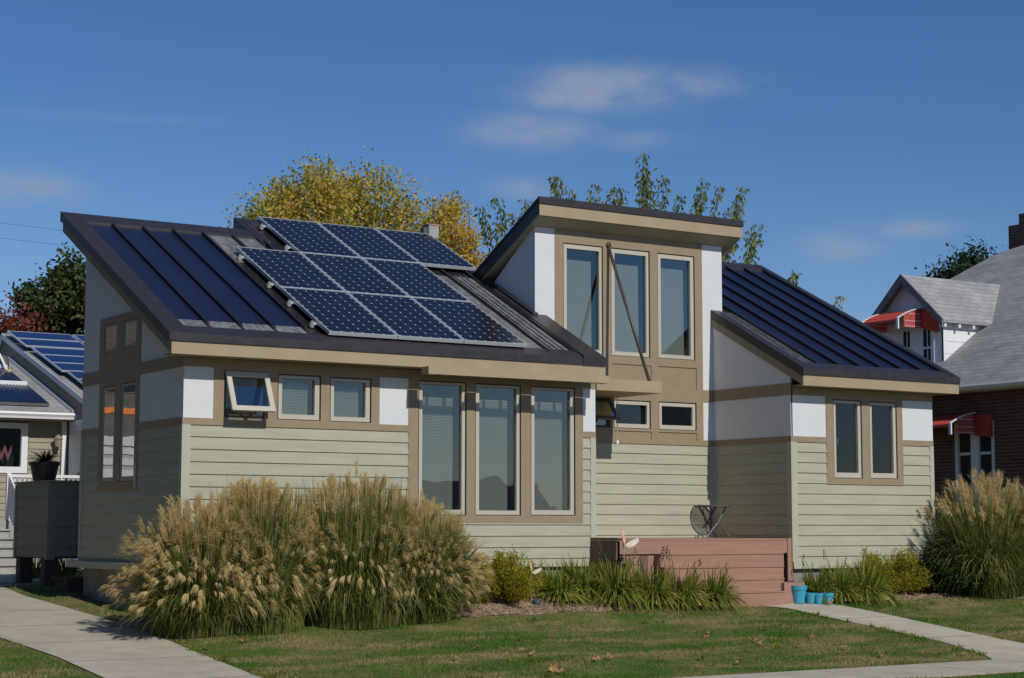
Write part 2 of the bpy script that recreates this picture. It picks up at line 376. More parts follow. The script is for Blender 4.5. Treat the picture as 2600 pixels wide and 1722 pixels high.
# ------------------------------------------------------------------ walls
def cells_minus(u0, u1, z0, z1, holes):
    us = sorted({u0, u1, *[h[k] for h in holes for k in (0, 1) if u0 < h[k] < u1]}); zs = sorted({z0, z1, *[h[k] for h in holes for k in (2, 3) if z0 < h[k] < z1]})
    out = []
    for a, b in zip(us, us[1:]):
        for c, d in zip(zs, zs[1:]):
            if not any(h[0] < (a+b)/2 < h[1] and h[2] < (c+d)/2 < h[3] for h in holes): out.append((a, b, c, d))
    return out
jr = random.Random(5)
def siding(name, F, u0, u1, ztop, zbot, holes, parent, m=None, e=.2, lap=.021, clip=None, off=0.):
    b = MB(); z = ztop-off
    if off: z = ztop-off+e
    while z > zbot+1e-4:
        zl = max(z-e, zbot); zt = min(z, ztop)
        parts_ = []
        for (a, c, d, f) in cells_minus(u0, u1, zl, zt, holes):
            js = [q for q in np.arange(u0+jr.uniform(.3, 9), u1, 3.66) if a+.15 < q < c-.15 and jr.random() < .3]
            es = [a]+[q+t_ for q in js for t_ in (-.0008, .0008)]+[c]
            parts_ += [(es[i_], es[i_+1], d, f) for i_ in range(0, len(es), 2)]
        for (a, c, d, f) in parts_:
            nb = .006+lap*(z-d)/e; ntop = .006+lap*(z-f)/e
            b.hexa([F.p(a, nb, d), F.p(c, nb, d), F.p(c, -.03, d), F.p(a, -.03, d), F.p(a, ntop, f), F.p(c, ntop, f), F.p(c, -.03, f), F.p(a, -.03, f)])
        z -= e
    return b.build(name, m or M['siding'], parent)
def slab(name, F, cells, n0, n1, m, parent):
    left = list(cells)
    while left:                                     # one part for each connected run of cells
        grp = [left.pop()]; k = 0
        while k < len(grp):
            a, c, d, f = grp[k]; k += 1
            for q in left[:]:
                if q[0] <= c+1e-4 and q[1] >= a-1e-4 and q[2] <= f+1e-4 and q[3] >= d-1e-4: left.remove(q); grp.append(q)
        b = MB()
        for (a, c, d, f) in grp: b.fbox(F, a, c, n0, n1, d, f)
        o = b.build(name, m, parent)
    return o
def window(F, u0, u1, z0, z1, g, parent, blind=None, glass='glass', frame='frame', depth=.35, nf=.012, gap=.022, lining='dark', name='window', slat=.026, pn=-.042):
    """g = glass rectangle. Outer dark channel, sash ring, pane, blind, dark room box behind."""
    b = MB()
    a0, a1, c0, c1 = g
    for (p, q, r, s) in ((u0, a0, z0, z1), (a1, u1, z0, z1), (a0, a1, z0, c0), (a0, a1, c1, z1)):
        if q-p > .001 and s-r > .001:
            b.fbox(F, p+(gap if p == u0 else 0), q-(gap if q == u1 else 0), -.07, nf, r+(gap*.6 if r == z0 else 0), s-(gap if s == z1 else 0))
    w = b.build(name, M[frame], parent)
    b = MB()                                        # channel round the sash
    for (p, q, r, s) in ((u0, u0+gap, z0, z1), (u1-gap, u1, z0, z1), (u0+gap, u1-gap, z1-gap, z1), (u0+gap, u1-gap, z0, z0+gap*.6)):
        b.fbox(F, p, q, -.07, -.035, r, s)
    b.build('channel', M['darkframe'], w)
    b = MB(); b.fbox(F, a0-.004, a1+.004, pn, pn+.008, c0-.004, c1+.004); b.build('pane', M[glass], w)
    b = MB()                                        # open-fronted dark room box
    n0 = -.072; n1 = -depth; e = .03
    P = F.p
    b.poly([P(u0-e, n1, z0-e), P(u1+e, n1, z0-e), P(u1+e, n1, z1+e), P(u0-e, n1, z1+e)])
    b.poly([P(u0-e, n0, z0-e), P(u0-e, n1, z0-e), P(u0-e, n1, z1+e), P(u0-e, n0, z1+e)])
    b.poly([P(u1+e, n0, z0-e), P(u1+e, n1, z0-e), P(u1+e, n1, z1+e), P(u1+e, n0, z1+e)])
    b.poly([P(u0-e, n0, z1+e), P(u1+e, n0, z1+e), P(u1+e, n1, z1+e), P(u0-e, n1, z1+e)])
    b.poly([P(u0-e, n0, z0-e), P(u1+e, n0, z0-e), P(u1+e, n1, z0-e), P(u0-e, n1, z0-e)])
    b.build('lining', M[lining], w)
    if blind:                                       # blind = (u0,u1,z0,z1)
        b = MB(); z = blind[2]
        while z < blind[3]:
            b.hexa([P(blind[0], -.085, z), P(blind[1], -.085, z), P(blind[1], -.100, z), P(blind[0], -.100, z),
                    P(blind[0], -.104, z+slat*.97), P(blind[1], -.104, z+slat*.97), P(blind[1], -.112, z+slat*.97), P(blind[0], -.112, z+slat*.97)])
            z += slat
        b.build('blind', M['blind'], w)
    return w
def awning_sash(F, u0, u1, z0, z1, ang, parent, fr=.085, frame='frame'):
    """top-hinged sash swung outward"""
    def q(u, t, d): return F.p(u, .02+t*math.sin(ang)+d*math.cos(ang), z1-t*math.cos(ang)+d*math.sin(ang))
    h = z1-z0
    b = MB()
    for (p, r, s, t) in ((u0, u0+fr, 0, h), (u1-fr, u1, 0, h), (u0+fr, u1-fr, 0, fr), (u0+fr, u1-fr, h-fr, h)):
        b.hexa([q(p, t, 0), q(r, t, 0), q(r, t, .045), q(p, t, .045), q(p, s, 0), q(r, s, 0), q(r, s, .045), q(p, s, .045)])
    o = b.build('open_sash', M[frame], parent)
    b = MB(); b.hexa([q(u0+fr-.004, h-fr+.004, .018), q(u1-fr+.004, h-fr+.004, .018), q(u1-fr+.004, h-fr+.004, .026), q(u0+fr-.004, h-fr+.004, .026),
                      q(u0+fr-.004, fr-.004, .018), q(u1-fr+.004, fr-.004, .018), q(u1-fr+.004, fr-.004, .026), q(u0+fr-.004, fr-.004, .026)])
    b.build('pane', M['glass_clear'], o)
    return o

# ================================================================== THE HOUSE
xR, dl, yP, yR, xA, xB = 8.05, 4.79, 1.496, -.858, 12.05, 15.84      # measured plan
zB, zW, z0 = .111, .915, -2.34
xT0, xT1 = 7.70, 12.30
zU0, zU1 = .905, 1.135
house = thing('solar_house', (8, 2, -3.1), 'sage green one storey house with shed roofs, white panels and a tall window tower', 'house')
FW = Fr((0, 0, 0), (1, 0, 0), (0, -1, 0))            # front of the big wing
LW = Fr((0, 0, 0), (0, 1, 0), (-1, 0, 0))            # its left side
PW = Fr((0, yP, 0), (1, 0, 0), (0, -1, 0))           # tower and porch
RW = Fr((0, yR, 0), (1, 0, 0), (0, -1, 0))           # front of the small wing
SW = Fr((xA, 0, 0), (0, 1, 0), (-1, 0, 0))           # its side towards the porch
SL = .5
def zroof(y, zed=1.407, ye=-.45): return zed+SL*(y-ye)

# --- big wing, front wall
big = (4.107, 7.758, -1.561, 1.07)
wh = [(.68, 1.462, .134, .896), (1.631, 2.425, .130, .886), (2.593, 3.379, .127, .878)]
bw = [(4.301, 5.272, -1.428, .90), (5.449, 6.411, -1.428, .90), (6.619, 7.591, -1.425, .90)]
siding('siding_wall', FW, .115, 7.932, 0, -2.22, [big], house, off=.187)
b = MB(); b.fbox(FW, .0, .115, -.03, .03, -2.25, 0); b.build('corner_board', M['siding_c'], house); b = MB(); b.fbox(FW, 7.932, 8.05, -.03, .03, -2.22, 0); b.build('corner_board', M['siding_c'], house)
b = MB(); b.fbox(FW, .0, 8.05, -.03, .026, -2.34, -2.22); b.build('skirt_board', M['siding_c'], house)
slab('white_panel', FW, [(0., .502, zB, 1.08)], -.03, .014, M['white'], house)
slab('white_panel', FW, [(3.538, 4.107, zB, 1.08)], -.03, .014, M['white'], house)
slab('white_panel', FW, [(7.774, 8.05, zB, 1.08)], -.03, .014, M['white'], house)
slab('trim', FW, [(0, 4.107, 0., zB), (7.758, 8.05, 0., zB)]+cells_minus(.502, 3.538, zB, 1.08, wh)+cells_minus(*big, bw)+[(0, .502, .93, 1.08)][:0], -.03, .028, M['trim'], house)
slab('eave_band', FW, [(0, .502, .935, 1.08), (3.538, 4.107, .915, 1.08), (7.758, 8.05, .90, 1.08)], -.02, .024, M['trim'], house)
for k, (w, g) in enumerate(zip(wh[1:], [(1.717, 2.318, .222, .813), (2.675, 3.276, .212, .806)])):
    window(FW, *w, g, house, blind=(w[0]+.05, w[1]-.19, w[2]+.02, w[3]-.16), depth=.4)
# the open awning window
u0, u1, c0, c1 = wh[0]
ow = window(FW, u0, u1, c0, c1, (u0+.05, u1-.05, c0+.05, c1-.04), house, frame='darkframe', glass='glass_clear', depth=.5, nf=-.01)
sash = awning_sash(FW, u0+.012, u1-.012, c0+.02, c1-.03, R(25), ow, .085)
b = MB()
for s in (-1, 1):
    um = (u0+u1)/2; b.tube([FW.p(um+s*.16, .0, c0+.07), FW.p(um-s*.03, .14, c0+.075), FW.p(um+s*.10, .27, c0+.11)], .012, 6)
b.fbox(FW, u0+.06, u1-.06, -.01, .02, c0+.03, c0+.06)
b.build('crank_arm', M['rodm'], ow)
for w, g in zip(bw, [(4.386, 5.185, -1.334, .835), (5.542, 6.327, -1.341, .835), (6.707, 7.492, -1.330, .835)]):
    window(FW, *w, g, house, blind=(w[0]+.05, w[1]-.215, w[2]+.02, w[3]-.30), depth=.6)

# --- big wing, left wall
ls = (1.927, 3.869, -1.008, .9); us = (1.905, 3.913, 1.13, 2.05)
lw_ = [(2.052, 2.769, -.862, .83), (3.057, 3.70, -.862, .83)]; uw = [(2.087, 2.724, 1.433, 1.915), (3.043, 3.682, 1.433, 1.93)]
siding('siding_wall', LW, .10, 4.69, 0, -2.24, [ls], house, off=.187)
b = MB(); b.fbox(LW, -.028, .10, -.03, .03, -2.25, 0); b.build('corner_board', M['siding_c'], house); b = MB(); b.fbox(LW, 4.69, 4.79, -.03, .03, -2.24, 0); b.build('corner_board', M['siding_c'], house)
b = MB(); b.fbox(LW, -.10, 5.02, -.03, .16, -2.36, -2.24); b.build('ledge', M['siding_c'], house, bevel=.004)
slab('trim', LW, [(-.025, 1.927, 0., zB), (3.869, 4.79, 0, zB), (-.025, 1.905, .93, 1.13), (3.913, 4.79, .90, 1.13), (1.905, 3.913, .9, 1.13)]+cells_minus(*ls, lw_)+cells_minus(*us, uw), -.03, .028, M['trim'], house)
slab('white_panel', LW, [(-.012, 1.927, zB, .93), (3.869, 4.79, zB, .90)], -.03, .012, M['white'], house)
def up(y): return zroof(y)-.17
for pts in (((-.014, 1.13), (1.905, 1.13), (1.905, min(2.05, up(1.905))), (-.014, up(0))), ((1.905, 2.05), (3.913, 2.05), (3.913, up(3.913)), (1.905, up(1.905)+.06)), ((3.913, 1.13), (4.79, 1.13), (4.79, up(4.79)), (3.913, up(3.913)))):
    b = MB(); b.prism([LW.p(u, .010, z) for u, z in pts[::-1]], [LW.p(u, -.03, z) for u, z in pts[::-1]]); b.build('white_panel', M['white'], house)
for w, g in zip(lw_, [(2.119, 2.622+.06, -.774, .776), (3.117, 3.62, -.774, .767)]): window(LW, *w, g, house, glass='glass_dk', depth=.5, nf=.018, pn=.006, gap=.012, frame='frame_shade')
for w, g in zip(uw, [(2.139, 2.65, 1.497, 1.864), (3.097, 3.62, 1.497, 1.884)]): window(LW, *w, g, house, glass='glass_dk', depth=.5, nf=.018, pn=.006, gap=.012, frame='frame_shade')
b = MB(); b.fbox(LW, 1.96, 2.02, .03, .05, -.98, -.55); b.build('sash_track', M['frame'], house)
# foundation and hidden back walls
b = MB(); b.box(.06, 8.0, .06, 4.7, -3.5, -2.30); b.box(xA+.06, xB-.06, yR+.08, 4.6, -3.5, -2.30); b.box(7.9, 12.2, yP+.05, 4.7, -3.5, -1.9)
b.build('foundation', M['founda'], house)
b = MB(); b.box(-.0, xB, 4.72, 4.79, -2.3, 3.6); b.box(xB-.07, xB, yR+.05, 4.72, -2.3, 1.2); b.box(xR-.06, xR, .05, yP, -2.3, 1.35)
b.prism([(xB-.07, yR+.05, 1.2), (xB-.07, 4.72, 1.2), (xB-.07, 4.72, 4.1)], [(xB, yR+.05, 1.2), (xB, 4.72, 1.2), (xB, 4.72, 4.1)])
b.build('back_wall', M['siding_c'], house)

# --- porch and tower wall
pw = [(8.66, 9.46, .296, .852), (9.546, 10.445, .296, .855), (10.644, 11.60, .296, .858)]
tw = [(8.347, 9.295, 1.715, 3.86), (9.487, 10.444, 1.715, 3.86), (10.634, 11.583, 1.722, 3.852)]
siding('siding_wall', PW, 8.05, 11.95, 0, -1.95, [], house, off=.187)
b = MB(); b.fbox(PW, 11.95, 12.05, -.03, .03, -1.95, 0); b.build('corner_board', M['siding_c'], house)
lowp = [(9.56, 10.461, .094, .247), (10.639, 11.612, .088, .248), (9.495, 10.470, 1.083, 1.561), (10.644, 11.613, 1.110, 1.564)]
slab('trim', PW, cells_minus(8.05, 11.775, 0, 4.11, pw+[(8.05, 8.154, 1.0, 4.11)]+tw+lowp)+[(11.775, 12.05, 0, zB), (11.775, 12.30, .885, 1.13)], -.05, .028, M['trim'], house)
slab('inset_panel', PW, lowp, -.05, .008, M['trim'], house)
slab('white_panel', PW, [(11.775, 12.05, zB, .885)], -.05, .016, M['white'], house)
slab('white_panel', PW, [(11.775, 12.30, 1.13, 4.11)], -.05, .018, M['white'], house)
slab('white_panel', PW, [(7.70, 8.154, 1.9, 4.13)], -.05, .018, M['white'], house)
for w, g in zip(pw[1:], [(9.60, 10.36, .388, .768), (10.73, 11.505, .392, .770)]): window(PW, *w, g, house, glass='glass_scr', depth=.6)
po = window(PW, *pw[0], (pw[0][0]+.05, pw[0][1]-.05, pw[0][2]+.05, pw[0][3]-.05), house, frame='darkframe', glass='glass_clear', depth=.6, nf=-.01)
awning_sash(PW, pw[0][0]+.01, pw[0][1]-.01, pw[0][2]+.02, pw[0][3]-.02, R(38), po, .07, frame='darkframe')  # sash coloured dark to stand for the canopy's shade
for w, g in zip(tw, [(8.443, 9.213, 1.806, 3.758), (9.586, 10.36, 1.806, 3.758), (10.729, 11.479, 1.808, 3.75)]):
    window(PW, *w, g, house, blind=(w[0]+.05, w[1]-.20, w[2]+.02, w[3]-.26), depth=.7, slat=1.88)
# tower side walls
ztl = lambda y: 4.13-.5*(y-yP)
for xx, nm in ((xT0, -1), (xT1, 1)):
    b = MB(); a = [(xx, yP+.05, 2.2), (xx, 3.25, 3.0), (xx, yP+.05, 4.12)]; c = [(xx-nm*.05, p[1], p[2]) for p in a]
    b.prism(a, c) if nm < 0 else b.prism(c, a); b.build('white_panel', M['white'], house)

# --- small wing
rsur = (12.934, 14.985, -.80, 1.06)
rw = [(13.121, 13.875, -.681, .86), (14.083, 14.828, -.675, .855)]
siding('siding_wall', RW, 12.17, 15.73, 0, -2.30, [rsur], house, off=.187)
b = MB(); b.fbox(RW, xA, 12.17, -.03, .03, -2.3, 0); b.build('corner_board', M['siding_c'], house); b = MB(); b.fbox(RW, 15.73, xB, -.03, .03, -2.3, 0); b.build('corner_board', M['siding_c'], house); b = MB(); b.fbox(RW, xA, xB, -.03, .026, -2.42, -2.30); b.build('skirt_board', M['siding_c'], house)
slab('trim', RW, [(xA-.026, 12.934, 0, zB), (14.985, xB, 0, zB)]+cells_minus(*rsur, rw), -.03, .028, M['trim'], house)
slab('eave_band', RW, [(xA, 12.934, .905, 1.06), (14.985, xB, .905, 1.06)], -.03, .026, M['trim'], house)
slab('white_panel', RW, [(xA, 12.934, zB, .905)], -.03, .014, M['white'], house)
slab('white_panel', RW, [(14.985, xB, zB, .905)], -.03, .014, M['white'], house)
for w, g in zip(rw, [(13.198, 13.78, -.570, .79), (14.159, 14.735, -.565, .785)]):
    window(RW, *w, g, house, blind=(w[0]+.04, w[1]-.24, w[2]+.02, w[3]-.25), glass='glass_scr2', depth=.5)
# its side wall towards the porch
siding('siding_wall', SW, yR+.10, yP-.10, 0, -2.0, [], house, off=.187)
b = MB(); b.fbox(SW, yR-.028, yR+.10, -.03, .03, -2.3, 0); b.build('corner_board', M['siding_c'], house); b = MB(); b.fbox(SW, yP-.10, yP-.03, -.03, .03, -2.0, 0); b.build('corner_board', M['siding_c'], house)
slab('trim', SW, [(yR-.026, yP, 0, zB), (yR-.026, yP, .905, 1.13)], -.03, .028, M['trim'], house)
slab('white_panel', SW, [(yR-.014, yP, zB, .905)], -.03, .014, M['white'], house)
b = MB(); pts = [(yR-.014, 1.13), (yP, 1.13), (yP, 2.62), (yR-.014, 1.44)]
b.prism([SW.p(u, .012, z) for u, z in pts], [SW.p(u, -.03, z) for u, z in pts]); b.build('white_panel', M['white'], house)

# ------------------------------------------------------------------ roofs
def roofslab(b, x0, x1, y0, y1, zf, t0, t1):
    """sloped slab between y0..y1; zf(y) is the top, t0/t1 the offsets of its bottom and top below/above it"""
    return b.hexa([(x0, y0, zf(y0)+t0), (x1, y0, zf(y0)+t0), (x1, y1, zf(y1)+t0), (x0, y1, zf(y1)+t0), (x0, y0, zf(y0)+t1), (x1, y0, zf(y0)+t1), (x1, y1, zf(y1)+t1), (x0, y1, zf(y1)+t1)])
# big wing roof
ye, yr, yr2, xs = -.45, 4.95, 5.62, 3.31
rb = MB()
roofslab(rb, -.43, xs, ye, yr, zroof, -.12, -.03); roofslab(rb, xs, 7.95, ye, yr2, zroof, -.12, -.03)
roof = rb.build('roof', M['metal'], house)
b = MB()
for x in (.39, .985, 1.575, 2.17, 2.78): roofslab(b, x-.022, x+.022, .0, 4.55, zroof, -.03, .035)
for x in (3.37, 3.97, 4.56, 5.15, 5.74, 6.33, 6.88, 7.46): roofslab(b, x-.022, x+.022, -.25, 5.45, zroof, -.03, .035)
b.build('standing_seam', M['metal'], roof)
b = MB()                                              # edge caps: rake, ridge, upper rake, eave
roofslab(b, -.45, -.10, ye-.02, yr+.02, zroof, -.03, .022)
roofslab(b, -.46, -.43, ye-.02, yr+.03, zroof, -.15, .024)
roofslab(b, -.10, xs-.02, 4.56, yr+.02, zroof, -.03, .02); b.box(-.45, xs, yr, yr+.04, zroof(yr)-.16, zroof(yr)+.02)
roofslab(b, xs-.03, xs+.20, 4.4, yr2+.02, zroof, -.03, .03); roofslab(b, xs-.04, xs-.01, 4.2, yr2+.02, zroof, -.25, .032)
roofslab(b, xs+.2, 7.95, 5.40, yr2+.02, zroof, -.03, .025); b.box(xs, 7.95, yr2, yr2+.04, zroof(yr2)-.2, zroof(yr2)+.02)
roofslab(b, -.10, 7.6, ye-.02, -.16, zroof, -.03, .018)
b.box(-.45, 7.95, ye-.045, ye-.02, 1.285, 1.41)
roofslab(b, 7.50, 7.96, ye-.03, 3.3, zroof, -.03, .045); roofslab(b, 7.60, 7.72, yP-.1, 3.3, zroof, .0, .10)
b.box(7.45, 7.97, ye-.06, ye-.02, 1.29, 1.44)
b.build('edge_flashing', M['metal_trim'], roof)
for x0_, x1_ in ((-.10, .368), (.412, .963), (1.007, 1.553), (1.597, 2.148)):
    b = MB(); roofslab(b, x0_+.01, x1_-.01, .20, 4.50, zroof, -.03, -.022); b.build('solar_film', M['film'], roof)
for x0_, x1_, ya_, yb_ in [(a, c, -.15, .195) for a, c in ((-.10, .368), (.412, .963), (1.007, 1.553), (1.597, 2.148))]+[(2.192, 2.758, 3.2, 4.54), (2.802, 3.27, 3.2, 4.54), (6.90, 7.44, -.15, 3.4), (6.37, 6.86, -.15, 3.4)]:
    b = MB(); roofslab(b, x0_+.01, x1_-.01, ya_, yb_, zroof, -.03, -.020)
    if x0_ == 6.90:
        for q in (7.05, 7.17, 7.30): roofslab(b, q-.012, q+.012, -.15, 3.4, zroof, -.025, .006)
    b.build('bare_pan', M['bare'], roof)
b = MB(); b.box(-.40, 7.95, ye-.02, ye+.04, 1.082, 1.283); b.build('fascia', M['fascia'], roof)
b = MB()                                              # rake board and soffits
b.prism([(-.415, ye-.018, 1.082), (-.415, yr, zroof(yr)-.34), (-.415, yr, zroof(yr)-.13), (-.415, ye-.018, 1.28)], [(-.36, ye-.018, 1.082), (-.36, yr, zroof(yr)-.34), (-.36, yr, zroof(yr)-.13), (-.36, ye-.018, 1.28)])
b.build('rake_board', M['trim'], roof)
b = MB(); b.box(-.36, 7.95, ye+.04, -.024, 1.085, 1.105)
b.prism([(-.36, -.024, zroof(0)-.30), (-.001, -.024, zroof(0)-.30), (-.001, 4.9, zroof(4.9)-.30), (-.36, 4.9, zroof(4.9)-.30)], [(-.36, -.024, zroof(0)-.28), (-.001, -.024, zroof(0)-.28), (-.001, 4.9, zroof(4.9)-.28), (-.36, 4.9, zroof(4.9)-.28)])
b.build('soffit', M['trim'], roof)
# sunshade over the three big windows
b = MB(); b.box(4.10, 7.86, -.72, -.69, .95, 1.085); b.box(4.10, 4.13, -.69, -.475, .95, 1.085); b.box(7.83, 7.86, -.69, -.475, .95, 1.085)
for ua, ub in ((4.13, 4.30), (4.53, 4.59), (4.88, 4.94), (5.26, 5.47), (5.70, 5.76), (6.05, 6.11), (6.40, 6.64), (6.87, 6.93), (7.21, 7.27), (7.57, 7.83)): b.box(ua, ub, -.69, -.475, .955, 1.075)
b.build('sunshade', M['fascia'], house)
# small wing roof
ye2, yrr = -1.25, 4.80
zr2 = lambda y: 1.39+SL*(y-ye2)
b = MB(); roofslab(b, xA, 16.20, ye2, yrr, zr2, -.12, -.03); roof2 = b.build('roof', M['metal'], house)
b = MB()
for x in np.linspace(12.62, 15.98, 7): roofslab(b, x-.022, x+.022, -1.0, 4.5, zr2, -.03, .04)
b.build('standing_seam', M['metal'], roof2)
b = MB()
xs2 = [12.37]+list(np.linspace(12.62, 15.98, 7))
for a, c in zip(xs2[1:], xs2[2:]): roofslab(b, a+.03, c-.03, -.95, 4.45, zr2, -.03, -.022)
b.build('solar_film', M['film'], roof2)
b = MB(); roofslab(b, 12.24, 12.59, -1.0, 1.5, zr2, -.03, -.02)
for s in (12.30, 12.40, 12.50): roofslab(b, s-.015, s+.015, -1.0, 1.45, zr2, -.02, .012)
b.build('bare_pan', M['bare'], roof2)
b = MB(); roofslab(b, xA-.03, 12.24, ye2-.02, yP-.03, zr2, -.03, .03); roofslab(b, xA-.055, xA-.03, ye2-.02, yP-.03, zr2, -.15, .032)
roofslab(b, 16.06, 16.22, ye2-.02, yrr+.02, zr2, -.03, .03); roofslab(b, 12.24, 16.06, ye2-.02, -1.0, zr2, -.03, .018); roofslab(b, 12.3, 16.06, 4.45, yrr+.02, zr2, -.03, .02)
b.box(xA-.05, 16.22, ye2-.045, ye2-.02, 1.265, 1.395); b.box(12.2, 16.2, yrr, yrr+.04, zr2(yrr)-.2, zr2(yrr)+.02); b.box(16.2, 16.225, ye2-.02, ye2+.2, 1.2, 1.39)
b.build('edge_flashing', M['metal_trim'], roof2)
b = MB(); b.box(xA-.02, 16.20, ye2-.02, ye2+.04, 1.06, 1.263); b.build('fascia', M['fascia'], roof2)
b = MB(); b.prism([(xA-.042, ye2-.018, 1.06), (xA-.042, yP-.03, zr2(yP)-.33), (xA-.042, yP-.03, zr2(yP)-.13), (xA-.042, ye2-.018, 1.26)], [(xA-.005, ye2-.018, 1.06), (xA-.005, yP-.03, zr2(yP)-.33), (xA-.005, yP-.03, zr2(yP)-.13), (xA-.005, ye2-.018, 1.26)])
b.build('rake_board', M['trim'], roof2)
b = MB(); b.box(xA, 16.18, ye2+.04, yR-.03, 1.065, 1.085); b.build('soffit', M['trim'], roof2)
# tower roof, sloping down to the back
yt = yP-.35
zt = lambda y: 4.61-.5*(y-yt)
b = MB(); roofslab(b, 7.57, 12.555, yt, 4.3, zt, -.30, -.03); roof3 = b.build('roof', M['metal_trim'], house)
b = MB(); roofslab(b, 7.55, 12.58, yt-.03, 4.3, zt, -.03, .012); b.box(7.55, 12.58, yt-.05, yt-.02, 4.50, 4.62); b.build('edge_flashing', M['metal_trim'], roof3)
b = MB(); b.box(7.57, 12.555, yt-.025, yt+.02, 4.275, 4.50); b.build('fascia', M['fascia'], roof3)
b = MB(); roofslab(b, 7.57, 12.555, yt+.02, 4.3, zt, -.335, -.302); b.build('soffit', M['soffit'], roof3)
# entrance canopy with its brace rod
b = MB(); b.box(8.055, 9.56, -.055, yP-.03, .878, 1.10); cano = b.build('canopy', M['fascia'], house, bevel=.004)
b = MB(); b.tube([(9.425, yP-.02, 3.90), (9.425, .15, 1.10)], .032, 10); b.tube([(9.425, yP-.05, 3.90), (9.425, yP+.0, 3.90)], .06, 10); b.build('brace_rod', M['rodm'], cano, smooth=True)
# pull chain of the hanging bell
t = thing('wind_bell', (9.10, .75, .0), 'small bell on a pale cord hanging under the tan entrance canopy', 'wind bell')
b = MB(); b.tube([(9.10, .75, .877), (9.10, .75, .02)], .008, 5); b.build('cord', M['frame'], t)
b = MB(); b.lathe((9.10, .75, -.05), [(.035, 0), (.03, .04), (.012, .07)], 10); b.build('bell', M['nwhite'], t)

# ------------------------------------------------------------------ solar panels on the roof
GRP = 'solar panels on the big metal roof'
ang = math.atan(SL); pwid, plen = 1.305, 2.165
rowy, stepy = -.30, 1.953
def zpv(y): return 1.407+.13+SL*(y+.45)
def solar_panel():
    t = bpy.data.objects.new('solar_module', None); col.objects.link(t); LOC[t.name] = Vector((0, 0, 0))
    b = MB(); f = .022; h0, h1 = -.062, .0
    for (x0_, x1_, y0_, y1_) in ((0, f, 0, plen), (pwid-f, pwid, 0, plen), (f, pwid-f, 0, f), (f, pwid-f, plen-f, plen)): b.box(x0_, x1_, y0_, y1_, h0-ZO, h1-ZO)
    b.build('frame', M['alu'], t)
    b = MB(); b.box(f, pwid-f, f, plen-f, -.012-ZO, -.006-ZO); b.build('cells', M['cells'], t)
    return t
proto = solar_panel()
def place_copy(src, loc, rot, label, cat, group, scale=None):
    r = src.copy(); col.objects.link(r); r.location = loc; r.rotation_euler = rot
    if scale: r.scale = scale
    for ch in src.children:
        c = ch.copy(); col.objects.link(c); c.parent = r
        for g in ch.children:
            d = g.copy(); col.objects.link(d); d.parent = c
    return tag(r, label, cat, group)
rows = [(2.43, 0, 'bottom'), (2.43, 1, 'middle'), (3.752, 2, 'top')]
first = True
for x0_, r, rn in rows:
    for c, cn in enumerate(('left', 'centre', 'right')):
        y = rowy+stepy*r; loc = (x0_+1.318*c, y, zpv(y)+ZO)
        lab = 'dark blue framed solar panel, %s one of the %s row of three' % (cn, rn)
        if first:
            proto.location = loc; proto.rotation_euler = (ang, 0, 0); tag(proto, lab, 'solar panel', GRP); first = False
        else: place_copy(proto, loc, (ang, 0, 0), lab, 'solar panel', GRP)
rack = thing('panel_rack', (4.5, 2.5, zroof(2.5)), 'metal rack of rails and feet holding the solar panels above the roof', 'panel rack')
for (xa, xb_, y) in ((2.33, 6.45, .22), (2.33, 6.45, 1.12), (2.33, 6.45, 1.95), (2.33, 6.45, 3.25), (3.65, 7.75, 4.05), (3.65, 7.75, 5.2)):
    b = MB(); roofslab(b, xa, xb_, y-.025, y+.025, zroof, .035, .062+.005); b.build('rail', M['alu'], rack)
    b = MB()
    for k in range(3): b.box(xa-.03, xa+.06, y-.035, y+.035, zroof(y)-.015+.026*k, zroof(y)-.003+.026*k)
    b.box(xa, xa+.04, y-.04, y+.04, zroof(y)-.03, zroof(y)+.09)
    b.build('bracket', M['bracket'], rack)
t = thing('roof_vent', (7.90, 5.8, 4.55), 'small grey vent box with a red lid behind the top solar panels', 'vent')
b = MB(); b.box(7.78, 8.03, 5.7, 5.95, 4.35, 4.75); b.build('body', M['graywood'], t, bevel=.01)
b = MB(); b.box(7.77, 8.04, 5.69, 5.96, 4.75, 4.78); b.build('lid', mat('faded_red_lid', (.45, .22, .20), .7), t)
b = MB(); b.box(7.68, 7.78, 5.75, 5.9, 4.5, 4.7); b.build('duct', M['iron'], t)

# ------------------------------------------------------------------ entrance deck
deck = thing('entrance_deck', (10, .3, -3.05), 'red brown wooden deck and steps at the recessed entrance', 'deck')
zd = -1.845; yd = -.84
b = MB()
for k in range(16):
    y = yd+.145*k; b.box(7.93 if y < .0 else 8.08, 12.0 if y > -.82 else 11.93, y, y+.14, zd-.035, zd)
b.build('deck_boards', M['deck'], deck)
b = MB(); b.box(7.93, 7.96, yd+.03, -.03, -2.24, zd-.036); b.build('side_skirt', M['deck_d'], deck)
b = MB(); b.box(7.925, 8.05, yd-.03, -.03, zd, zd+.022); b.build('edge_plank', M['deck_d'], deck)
xe = [11.90, 11.70, 11.58, 11.47, 11.36]; zr_ = [zd-.036, -2.13, -2.37, -2.60, -2.83, -3.10]
for k in range(5):
    yf = yd-.13*k
    b = MB(); xl = 7.97 if k == 0 else 8.76
    b.box(xl, xe[k], yf-.03, yf, zr_[k+1]+.012, zr_[k]-.004); b.build('riser', M['deck'], deck, bevel=.004)
    if k:
        b = MB(); b.box(8.745, 8.765, yf, yd, zr_[k+1]+.012, zr_[k]-.004); b.build('stair_side', M['deck'], deck)
        b = MB(); b.box(xl, xe[k]+.0, yf-.045, yf+.10, zr_[k]-.003, zr_[k]+.022); b.build('tread', M['deck'], deck)
